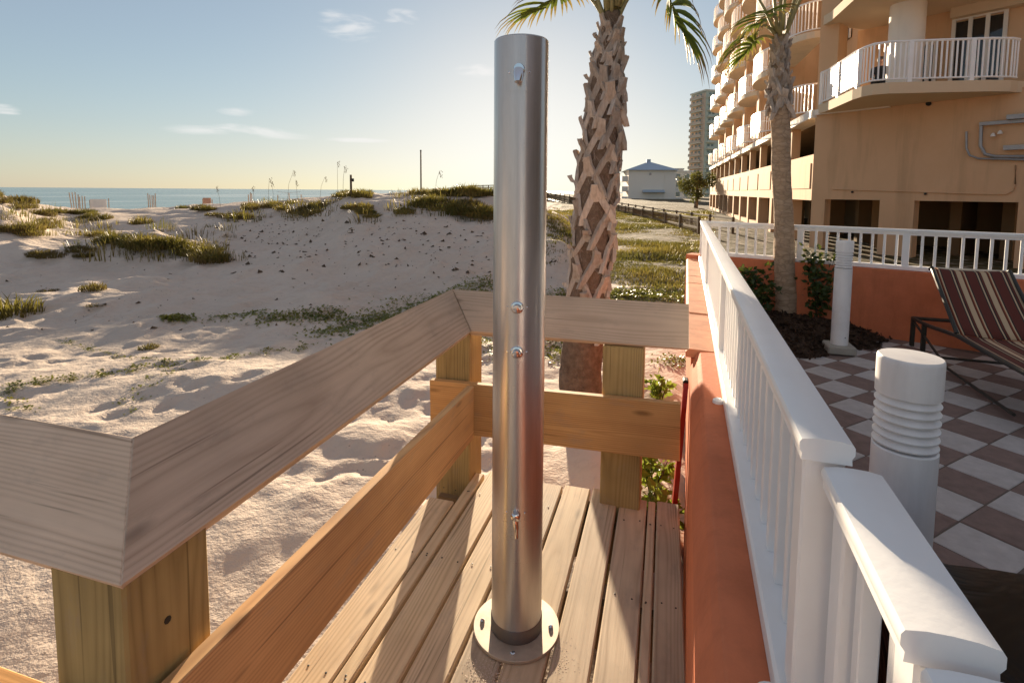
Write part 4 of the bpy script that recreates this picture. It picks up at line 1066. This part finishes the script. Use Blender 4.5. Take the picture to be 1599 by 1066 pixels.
MB().tube([(-.03, -.148, 1.165), (.03, -.148, 1.165)], .010, 6).build('eyes', M['black'], person, True, True)
MB().tube([(0, -.148, 1.165), (0, -.165, 1.13), (0, -.15, 1.125)], [.008, .014, .008], 6).build('nose', skinm, person, True, True)
MB().tube([(-.025, -.146, 1.095), (.025, -.146, 1.095)], .006, 6).build('mouth', plain('lips', (.30, .10, .08)), person, True, True)
chp = thing('balcony_chair', (pp.x, pp.y, pz), 'dark chair under the person on the balcony', 'chair', rz=R(-25))
MB().cbox(-.24, .24, -.25, .22, .34, .38, .01).build('seat', M['frame'], chp, False, True)
MB().cbox(-.24, .24, .19, .22, .40, .85, .01).build('backrest', M['frame'], chp, False, True)
for x in (-.21, .21):
    for y in (-.22, .19): MB().cbox(x - .015, x + .015, y - .015, y + .015, 0, .339, .003).build('leg', M['frame'], chp, False, True)

# ------------------------------------------------------------------ far buildings
tw_c = plain('tower_green', (.58, .62, .52), .8, var=.05, scale=.05); tw_p = plain('tower_warm_lit', (.74, .56, .42), .8, var=.05, scale=.05); tw_s = plain('tower_slab', (.78, .72, .58), .8, var=.04, scale=.1); tw_w = plain('tower_window', (.22, .27, .25), .2, var=.2, scale=.2)  # peach paints the warm light on the tower's left side into its colour
tb = at(1098, 300, 255); tw = thing('apartment_tower', (tb.x, tb.y, -.5), 'tall pale green apartment tower with stacked balconies far down the shore', 'building', rz=R(30))
MB().box(0, 26, 0, 12.5, 0, 49.6).build('wall', tw_c, tw, False, True)
MB().box(-.35, -.01, .3, 12.2, 0, 49).build('side_wall', tw_p, tw, False, True)
MB().box(-.6, 26.3, -.3, 12.8, 49.61, 50.4).build('parapet', tw_s, tw, False, True)
for n in range(16):
    z = 1.5 + n * 3.0
    MB().box(-1.7, -.351, 1.5, 11.2, z, z + .35).build('balcony_slab', tw_s, tw, False, True)
    MB().box(-1.68, -1.55, 1.5, 11.2, z + .36, z + 1.35).build('balcony_railing', tw_p, tw, False, True)
    MB().box(.6, 5.2, -1.5, -.01, z, z + .35).build('balcony_slab', tw_s, tw, False, True)
    MB().box(.6, 5.2, -1.5, -1.38, z + .36, z + 1.3).build('balcony_railing', tw_c, tw, False, True)
    for x in (1.4, 3.4, 7.2, 9.4, 13, 17): MB().box(x, x + 1.3, -.06, -.011, z + .9, z + 2.4).build('window', tw_w, tw, False, True)
    for y in (3, 6, 9): MB().box(-.41, -.351, y, y + 1.4, z + .9, z + 2.4).build('window', tw_w, tw, False, True)
hw = plain('house_wall', (.86, .78, .68), .85, var=.03, scale=.2); hr = plain('house_roof', (.36, .43, .50), .5, var=.06, scale=.3)
hb = at(1018, 305, 130); hs_ = thing('beach_house', (hb.x, hb.y, -1.2), 'plain cream beach house with blue hipped roof beyond the boardwalk', 'house', rz=YAW * .55)
MB().box(-5.6, 5.6, 0, 16, 0, 8.05).build('wall', hw, hs_, False, True)
MB().add([(-6.4, -.8, 8.06), (6.4, -.8, 8.06), (6.4, 16.8, 8.06), (-6.4, 16.8, 8.06), (0, 7, 10.5), (0, 9, 10.5)], [(0, 1, 4), (1, 2, 5, 4), (2, 3, 5), (3, 0, 4, 5), (3, 2, 1, 0)]).build('roof', hr, hs_, False, True)
MB().box(-.5, .5, 7.4, 8.6, 10.3, 11.1).build('cupola', hr, hs_, False, True)
MB().add([(-2.2, -1.4, 2.7), (3.0, -1.4, 2.7), (3.0, -.01, 3.3), (-2.2, -.01, 3.3), (-2.2, -.01, 2.6), (3.0, -.01, 2.6)], [(0, 1, 2, 3), (0, 4, 5, 1), (1, 5, 2), (0, 3, 4)]).build('porch_roof', hr, hs_, False, True)
MB().box(2.9, 3.1, -.12, -.01, 0, 8.0).build('downpipe', hw, hs_, False, True)
MB().box(-.7, -.2, -.1, -.01, 6.8, 7.4).build('vent', M['galv'], hs_, False, True)
for n in range(3):
    z = .3 + n * 2.5
    for s in (-1, 1):
        MB().box(*(sorted((s * 5.61, s * 7.1))), .6, 7, z, z + .3).build('balcony_slab', M['whitestucco'], hs_, False, True)
        MB().box(*(sorted((s * 7.0, s * 7.12))), .6, 7, z + .3, z + 1.3).build('balcony_railing', M['whitestucco'], hs_, False, True)
        MB().box(*(sorted((s * 5.62, s * 7.0))), .55, .67, z + .3, z + 1.3).build('balcony_railing', M['whitestucco'], hs_, False, True)
for (u, D_, wd, ht, lab) in ((1066, 170, 6, 9.0, 'narrow pale grey block just right of the cream beach house'), (1052, 210, 7, 11.5, 'grey flat-roofed building half hidden behind the cream beach house')):
    q = at(u, 300, D_); o = thing('far_block', (q.x, q.y, -1), lab, 'building')
    MB().box(-wd / 2, wd / 2, 0, 10, 0, ht).build('wall', hw, o, False, True); MB().box(-wd / 2 - .3, wd / 2 + .3, -.3, 10.3, ht + .01, ht + .4).build('roof', M['whitestucco'], o, False, True)
    for n in range(3):
        for i in range(2): MB().box(-wd / 2 + 1 + i * 2.6, -wd / 2 + 2.2 + i * 2.6, -.08, -.01, 1.2 + n * 2.8, 2.8 + n * 2.8).build('window', tw_w, o, False, True)

# dark tree by the condominium
q = at(1087, 322, 58); tr = thing('shore_tree', (q.x, q.y, gz(q.x, q.y) - .1), 'dark bushy tree at the far corner of the condominium', 'tree')
rt = random.Random(3)
MB().tube([(0, 0, 0), (.1, 0, 1.6), (0, .1, 3)], [.22, .16, .08], 8).build('trunk', M['bark2'], tr, 'all', True)
mb = MB()
cl_ = [(rt.gauss(0, .8), rt.gauss(0, .8), rt.uniform(1.3, 3.6), rt.uniform(.5, .8)) for _ in range(16)]
for k in range(3200):
    cx_, cy_, cz_, r_ = rt.choice(cl_); d = Vector((rt.gauss(0, 1), rt.gauss(0, 1), rt.gauss(0, 1))).normalized() * r_ * rt.uniform(.5, 1.05); p = Vector((cx_, cy_, cz_)) + d
    a = Vector((rt.gauss(0, 1), rt.gauss(0, 1), rt.gauss(0, 1))).normalized(); c = a.cross(d).normalized(); mb.add([p, p + a * .16 + c * .05, p + a * .28, p + a * .14 - c * .06], [(0, 1, 2, 3)])
mb.build('crown', M['darktree'], tr, False, True)

# ------------------------------------------------------------------ ground hits
DS = np.concatenate([np.arange(3, 40, .06), np.arange(40, 160, .5)])
def hit(u, v):
    d = ray(u, v); d = d / d.dot(F0); X = d.x * DS; Y = d.y * DS; Z = EYE.z + d.z * DS
    h_ = gzv(X, Y); k = np.nonzero(Z < h_)[0]
    if len(k) == 0: return None
    i = k[0]; return Vector((X[i], Y[i], gz(X[i], Y[i]))), DS[i]

# ------------------------------------------------------------------ dune plants
rg = random.Random(17)
def tuft(name, mat, n, h, spread, rnd, wid=.010):
    mb = MB()
    for k in range(n):
        a = rnd.uniform(0, 6.28); r = spread * math.sqrt(rnd.random()); p = Vector((math.cos(a) * r, math.sin(a) * r, -.03)); hh = h * rnd.uniform(.45, 1.1) * (1 - .45 * (r / spread) ** 2)
        az = a + rnd.gauss(0, .9); lean = rnd.uniform(.15, .75); o = Vector((math.cos(az), math.sin(az), 0)); s = Vector((-o.y, o.x, 0)) * wid * rnd.uniform(.7, 1.4)
        p1 = p + o * hh * lean * .35 + Vector((0, 0, hh * .6)); p2 = p + o * hh * lean * 1.0 + Vector((0, 0, hh * (1.0 - .25 * lean)))
        mb.add([p - s, p + s, p1 + s * .8, p1 - s * .8, p2], [(0, 1, 2, 3), (3, 2, 4)])
    return mb.mesh(name, M[mat])
TV = {c: [tuft('grass_clump', c, 260, .42, .42, rg, .011) for _ in range(3)] for c in ('drygrass', 'goldgrass', 'greengrass')}
TV2 = {c: [tuft('grass_clump', c, 46, .55, .55, rg, .009) for _ in range(3)] for c in ('drygrass', 'goldgrass', 'greengrass')}
clump_n = 0
CN = {'drygrass': 'brown', 'goldgrass': 'golden', 'greengrass': 'green'}
PLACE = ''
LBL = {'drygrass': ('brown dry grass clump growing on the dune', 'brown grass clumps on the dune'), 'goldgrass': ('golden grass clump growing on the dune', 'golden grass clumps on the dune'), 'greengrass': ('green grass clump growing on the dune', 'green grass clumps on the dune')}
def clump(u, v, col, sc=1.0, flat=1.0, label=None, sparse=False):
    global clump_n
    h_ = hit(u, v)
    if h_ is None: return
    p, D = h_
    me_ = rg.choice((TV2 if sparse else TV)[col])
    o = inst('grass_clump', me_, None, Matrix.Translation(p) @ Matrix.Rotation(rg.uniform(0, 6.28), 4, 'Z') @ Matrix.Diagonal((sc, sc, sc * flat, 1)))
    lab, grp = '%s grass clump %s' % (CN[col], PLACE), '%s grass clumps %s' % (CN[col], PLACE)
    tag(o, label or lab, 'grass', None if label else grp); clump_n += 1
def scatter(n, us, vs_, cols, s0, s1, flat=.8, place=None):
    global PLACE
    PLACE = place
    for _ in range(n):
        t = rg.random(); u = us[0] + (us[1] - us[0]) * t; v = vs_[0] + (vs_[1] - vs_[0]) * t + rg.gauss(0, 1) * vs_[2]
        clump(u, v, rg.choice(cols), rg.uniform(s0, s1), flat * rg.uniform(.8, 1.2))
scatter(26, (150, 335), (372, 398, 5), ('greengrass', 'goldgrass', 'drygrass'), .7, 1.15, place='on the low mound left of centre')
scatter(8, (60, 150), (402, 392, 7), ('drygrass',), .5, .8, .6, place='on the shaded side of the low mound')
scatter(9, (-20, 50), (312, 322, 4), ('drygrass',), 1.1, 1.6, .8, place='on the hump at the left picture edge')
scatter(8, (12, 95), (362, 350, 6), ('drygrass', 'drygrass', 'goldgrass'), .7, 1.1, place='on sand below the left hump')
scatter(8, (50, 140), (334, 334, 2), ('drygrass', 'greengrass'), .8, 1.2, .7, place='on the crest beside the sand fences')
scatter(6, (130, 180), (340, 342, 2), ('drygrass', 'goldgrass'), .6, .9, place='on sand right of the sand fence panel')
scatter(5, (270, 330), (326, 328, 2), ('greengrass', 'drygrass'), .9, 1.2, .8, place='on the beach rise with low fence netting')
scatter(6, (330, 400), (338, 340, 3), ('drygrass',), .7, 1.0, .7, place='at the top of the bare dune slope')
scatter(16, (385, 500), (322, 330, 4), ('goldgrass', 'drygrass'), .8, 1.2, place='along the dune crest near the thin stakes')
scatter(10, (505, 575), (306, 306, 2), ('greengrass', 'goldgrass'), .8, 1.1, place='around the short post on the dune top')
scatter(9, (540, 592), (322, 338, 3), ('goldgrass', 'greengrass'), .6, .95, place='on the dune just below the short post')
scatter(3, (630, 640), (332, 336, 2), ('goldgrass',), .6, .8, place='alone on bare sand below the tall pole')
scatter(18, (650, 770), (303, 306, 2), ('goldgrass', 'greengrass'), .9, 1.4, place='along the crest between tall pole and shower')
scatter(26, (655, 775), (312, 338, 7), ('goldgrass', 'drygrass', 'greengrass'), .8, 1.35, place='on the dune shoulder left of the shower')
for (n_, us, vs_, pl) in ((22, (0, 150), (330, 372), 'among the fences at far left'), (26, (130, 360), (352, 408), 'fringing the low mound'), (22, (330, 540), (312, 345), 'scattered below the sea oats'), (26, (500, 775), (300, 350), 'scattered under the tall pole')):
    PLACE = 'of a few thin blades ' + pl
    for _ in range(n_): clump(rg.uniform(*us), rg.uniform(*vs_), rg.choice(('drygrass', 'goldgrass', 'drygrass', 'greengrass')), rg.uniform(.5, 1.2), rg.uniform(.6, 1.2), None, True)
PLACE = 'on open sand in front of the mound'
clump(220, 350, 'goldgrass', 1.0, 1.2, 'single upright golden grass tuft on the bare sand slope'); clump(18, 492, 'greengrass', .95, 1.1, 'large green grass tuft on sand at the left picture edge')
clump(145, 452, 'drygrass', .5, .9, 'low dark grass tuft on shaded sand below the mound'); clump(232, 545, 'drygrass', .28, .6, 'tiny grass tuft among the vines in the foreground sand')
clump(150, 480, 'drygrass', .35, .3); clump(75, 455, 'drygrass', .4, .3); clump(640, 330, 'greengrass', .5, .8)
print('clumps', clump_n)
# meadow grass inland of the dune
mb = MB(); mg = MB(); cnt = 0
def blades(m, p, n, h, sp, wid):
    for k in range(n):
        a = rg.uniform(0, 6.28); r = sp * math.sqrt(rg.random()); q = p + Vector((math.cos(a) * r, math.sin(a) * r, -.02)); hh = h * rg.uniform(.4, 1.1)
        az = rg.uniform(0, 6.28); o = Vector((math.cos(az), math.sin(az), 0)) * hh * rg.uniform(.1, .8); s = Vector((-math.sin(az), math.cos(az), 0)) * wid
        m.add([q - s, q + s, q + o + Vector((0, 0, hh))], [(0, 1, 2)])
MP = []
for k in range(11000):
    fw = 6.0 + 44 * rg.random() ** 2.0; u = rg.uniform(850, 1110); d = (F0 + R0 * ((u - 800) / FPX)) * fw; MP.append((fw, u, d.x, d.y))
MX = np.array([q[2] for q in MP]); MY = np.array([q[3] for q in MP]); NZ1 = fbm(MX * .55, MY * .55, 77, 3); NZ2 = fbm(MX * .4 + 9, MY * .4, 78, 2)
for k, (fw, u, x, y) in enumerate(MP):
    if x > .0 and y < 8.2: continue
    if x > 4.2: continue
    dens = float(NZ1[k])
    if dens < (.03 if fw < 9 else -.07): continue
    if u < 900 and fw < 14 and rg.random() < .5: continue
    z = gz(x, y); tall = .05 + .11 * max(0, dens) * 3
    blades(mb if NZ2[k] > -.03 else mg, Vector((x, y, z)), 9, min(.32, tall) * (1 + fw / 40), .14 + fw * .006, .005 + fw * .0006)
stuff(mb.build('meadow_grass', M['greengrass']), 'green meadow plants on the ground between palm and condominium', 'ground cover')
stuff(mg.build('meadow_grass', M['goldgrass']), 'golden dry meadow plants between palm and condominium', 'ground cover')
# creeping vines
vn = MB()
def vine(pts, n, sp, size):
    H_ = [hit(*q) for q in pts]; P = [q[0] for q in H_ if q]
    for k in range(n):
        t = rg.random() * (len(P) - 1); i = int(t); c = P[i].lerp(P[i + 1], t - i); x = c.x + rg.gauss(0, sp) + .12 * math.sin(t * 9); y = c.y + rg.gauss(0, sp); z = gz(x, y)
        a = rg.uniform(0, 6.28); L = .6 * size * rg.uniform(.6, 1.3); d = Vector((math.cos(a), math.sin(a), rg.uniform(.1, .9))).normalized(); s = d.cross(Vector((0, 0, 1))).normalized() * L * .4
        q = Vector((x, y, z + .01)); vn.add([q, q + d * L * .5 + s, q + d * L, q + d * L * .5 - s], [(0, 1, 2), (0, 2, 3)])
vine([(0, 612), (60, 600), (130, 590), (200, 580), (270, 570), (340, 562), (420, 550), (500, 540)], 900, .035, .05)
vine([(90, 532), (140, 545), (200, 558), (270, 570)], 300, .03, .04)
vine([(190, 652), (215, 620), (245, 590), (285, 572)], 160, .02, .04)
vine([(0, 612), (25, 630), (45, 648)], 90, .03, .05)
vine([(405, 502), (450, 497), (500, 495), (535, 497)], 800, .15, .08)
vine([(505, 524), (545, 512), (590, 500), (620, 495)], 1200, .19, .08)
vine([(255, 497), (272, 498), (292, 496)], 450, .07, .08)
vine([(330, 500), (380, 492), (410, 488)], 300, .10, .07)
vine([(620, 490), (680, 470), (740, 452), (780, 440)], 1700, .34, .08)
vine([(660, 480), (720, 458), (770, 450)], 500, .4, .07)
vine([(870, 560), (880, 520), (885, 480), (880, 455)], 2200, .25, .09)
vine([(950, 466), (1000, 458), (1060, 462)], 2400, .30, .10)
vine([(1040, 572), (1060, 566), (1075, 562)], 260, .08, .06)
vine([(760, 560), (758, 520)], 160, .08, .07)
stuff(vn.build('beach_vine', M['vine']), 'green creeping beach vines trailing over the sand', 'vines')
# dark debris on the dune face
db = MB()
for k in range(720):
    z_ = rg.random()
    if z_ < .55: u, v = rg.gauss(430, 110), rg.gauss(365, 28)
    elif z_ < .9: u, v = rg.gauss(690, 80), rg.gauss(385, 38)
    else: u, v = rg.uniform(0, 600), rg.uniform(420, 520)
    if v < 318 or v > 540 or u > 890: continue
    h_ = hit(u, v)
    if h_ is None: continue
    p, D = h_
    if D > 26: continue
    r = rg.choice((.012, .016, .02, .03, .045)) * rg.uniform(.7, 1.2) * (.6 if v > 430 else 1)
    a = rg.uniform(0, 6.28); ca, sa = math.cos(a), math.sin(a); el = rg.uniform(1.0, 2.2)
    vs = []
    for i in range(5):
        t = 6.283 * i / 5; x, y = math.cos(t) * r * el, math.sin(t) * r; vs.append(p + Vector((x * ca - y * sa, x * sa + y * ca, -.005)))
    vs = [q + Vector((rg.gauss(0, r * .35), rg.gauss(0, r * .35), 0)) for q in vs]
    vs.append(p + Vector((rg.gauss(0, r * .6), rg.gauss(0, r * .6), r * rg.uniform(.3, 1.5))))
    db.add(vs, [(i, (i + 1) % 5, 5) for i in range(5)])
stuff(db.build('dune_debris', M['debris']), 'small dark bits of plant debris strewn over the dune face', 'debris')
# sea oats
ro = random.Random(31)
for i, (u, v, hgt) in enumerate(((345, 322, 1.0), (398, 318, .9), (428, 317, 1.1), (449, 315, 1.5), (465, 314, 1.0), (500, 309, 1.1), (528, 305, 1.6), (536, 305, 1.2), (680, 302, .9), (420, 318, 1.3))):
    h_ = hit(u, v + 2)
    if not h_: continue
    p, D = h_; mb = MB(); ln = ro.uniform(-.2, .25)
    pts = [p, p + R0 * ln * .3 * hgt + Vector((0, 0, hgt * .6)), p + R0 * ln * hgt + Vector((0, 0, hgt))]
    o = thing('sea_oat', p, 'thin sea oat stalk standing on the dune crest against the sea', 'sea oat', 'sea oats on the dune crest')
    mb.tube(pts, [.007, .006, .005], 5).build('stalk', M['oats'], o)
    mb2 = MB(); e = pts[2]
    for j in range(14):
        q = e + Vector((ro.gauss(0, .03), ro.gauss(0, .03), -.02 * j + .06)) + R0 * ro.uniform(0, .06); mb2.add([q, q + R0 * .035 + Vector((0, 0, -.02)), q + R0 * .03 + Vector((0, 0, -.07))], [(0, 1, 2)])
    mb2.build('seed_head', M['oats'], o)
# posts on the dune
for u, v0, v1, lab in ((658, 236, 300, 'tall thin dark pole standing on the dune crest'), (549, 273, 304, 'short wooden post on the dune crest near the sea oats')):
    h_ = hit(u, v1 + 3); p, D = h_; top = at(u, v0, D)
    o = thing('dune_post', p, lab, 'post'); rr = .035 if u > 600 else .05
    MB().tube([p - Vector((0, 0, .2)), Vector((p.x, p.y, top.z))], [rr, rr * .85], 8).build('shaft', M['oldwood'], o, True)
    if u < 600: MB().cbox(-.04, .12, -.03, .03, -.06, .06, .01, Matrix.Translation(Vector((p.x, p.y, top.z - .2)))).build('tag_plate', M['black'], o)
    else: MB().lathe([(rr, 0), (rr * 1.2, .03), (.005, .05)], (p.x, p.y, top.z), 8).build('cap', M['black'], o)
# sand fence pieces
mesh_m = plain('orange_fence_net', (.55, .30, .20), .7, var=.1); slat_m = plain('fence_slat', (.48, .33, .21), .9, var=.3, scale=3)
rf_ = random.Random(41)
for i, (u0, u1, v0, v1, lab) in enumerate(((114, 124, 299, 331, 'broken slatted sand fence piece leaning at the far left'), (126, 134, 304, 330, 'narrow dark sand fence piece beside the leaning slats'), (142, 171, 309, 329, 'wider pale pink sand fence panel with dark end posts'), (233, 244, 301, 328, 'lone pair of sand fence slats left of centre beach'), (318, 332, 307, 324, 'low sand fence remnant with orange netting'), (389, 394, 299, 318, 'single pale fence stake by the grassy crest'), (434, 471, 300, 318, 'thin wire fence remnant with three stakes on the crest'))):
    D = 34; b0 = at((u0 + u1) / 2, v1, D); zt = at(u0, v0, D).z; zb = min(b0.z, gz(b0.x, b0.y)) - .1
    o = thing('sand_fence', (b0.x, b0.y, zb), lab, 'sand fence')
    W_ = (u1 - u0) / 830 * D; n = max(3, int(W_ / .085))
    if i in (2, 4, 6): n = 3
    for k in range(n):
        f = k / (n - 1); q = b0 + R0 * (f - .5) * W_; ln = .16 * (1 if i == 0 else rf_.uniform(-.3, .3)) * (1 - f)
        A_ = Vector((q.x, q.y, zb)); B_ = Vector((q.x, q.y, zt - rf_.uniform(0, .2))) - R0 * ln
        lumber('slat', A_, B_, .05, .02, R0, slat_m, o, .003)
    if i in (2, 4): 
        zz = zb + .25; MB().box(-W_ / 2, W_ / 2 * .75, -.015, .015, zz - zb, zt - zb - .08, Matrix.Rotation(YAW, 4, 'Z')).build('netting', M['whitestucco'] if i == 2 else mesh_m, o, False, True)
    if i == 6:
        for hh in (.35, .75): MB().tube([b0 + R0 * (-W_ / 2) + Vector((0, 0, hh)), b0 + Vector((0, 0, hh - .07)), b0 + R0 * W_ / 2 + Vector((0, 0, hh))], .008, 4).build('wire', M['galv'], o)
# boardwalk
bwk = thing('boardwalk', at(1000, 325, 40), 'long weathered boardwalk with wooden handrails crossing the meadow to the dune', 'boardwalk')
path = [(1092, 341, 24), (1040, 333, 31), (990, 325, 41), (940, 316, 55), (890, 307, 74), (850, 300, 92), (775, 289, 96), (735, 290, 100), (700, 294, 104)]
tops = [at(*q) for q in path]
seg = []
for a, c in zip(tops, tops[1:]):
    n = max(1, int((c - a).length / 2.6))
    for i in range(n): seg.append(a.lerp(c, i / n))
seg.append(tops[-1])
for a, c in zip(seg, seg[1:]):
    L = (c - a); sd_ = Vector((L.y, -L.x, 0)).normalized()
    for off in (0, 1.5):
        A_, C_ = a + sd_ * off, c + sd_ * off
        for dz in (0, -.45, -.85): lumber('rail', A_ + Vector((0, 0, dz)), C_ + Vector((0, 0, dz)), .09, .05, (0, 0, 1), M['oldwood'], bwk, .004)
        lumber('post', Vector((A_.x, A_.y, min(gz(A_.x, A_.y), A_.z - 1.3) - .3)), A_ + Vector((0, 0, .08)), .11, .11, sd_, M['oldwood'], bwk, .004)
    pk = MB(); npk = max(2, int(L.length / .22))
    for i in range(npk):
        q = a.lerp(c, (i + .5) / npk); pk.box(q.x - .02, q.x + .02, q.y - .02, q.y + .02, q.z - .9, q.z - .05)
    stuff(pk.build('pickets', M['oldwood'], bwk))
    m_ = MB(); A_, C_ = a + Vector((0, 0, -1.12)), c + Vector((0, 0, -1.12)); m_.add([A_, C_, C_ + sd_ * 1.5, A_ + sd_ * 1.5, A_ - Vector((0, 0, .2)), C_ - Vector((0, 0, .2)), C_ + sd_ * 1.5 - Vector((0, 0, .2)), A_ + sd_ * 1.5 - Vector((0, 0, .2))], [(0, 1, 2, 3), (7, 6, 5, 4), (0, 4, 5, 1), (1, 5, 6, 2), (2, 6, 7, 3), (3, 7, 4, 0)]).build('walk_deck', M['oldwood'], bwk)
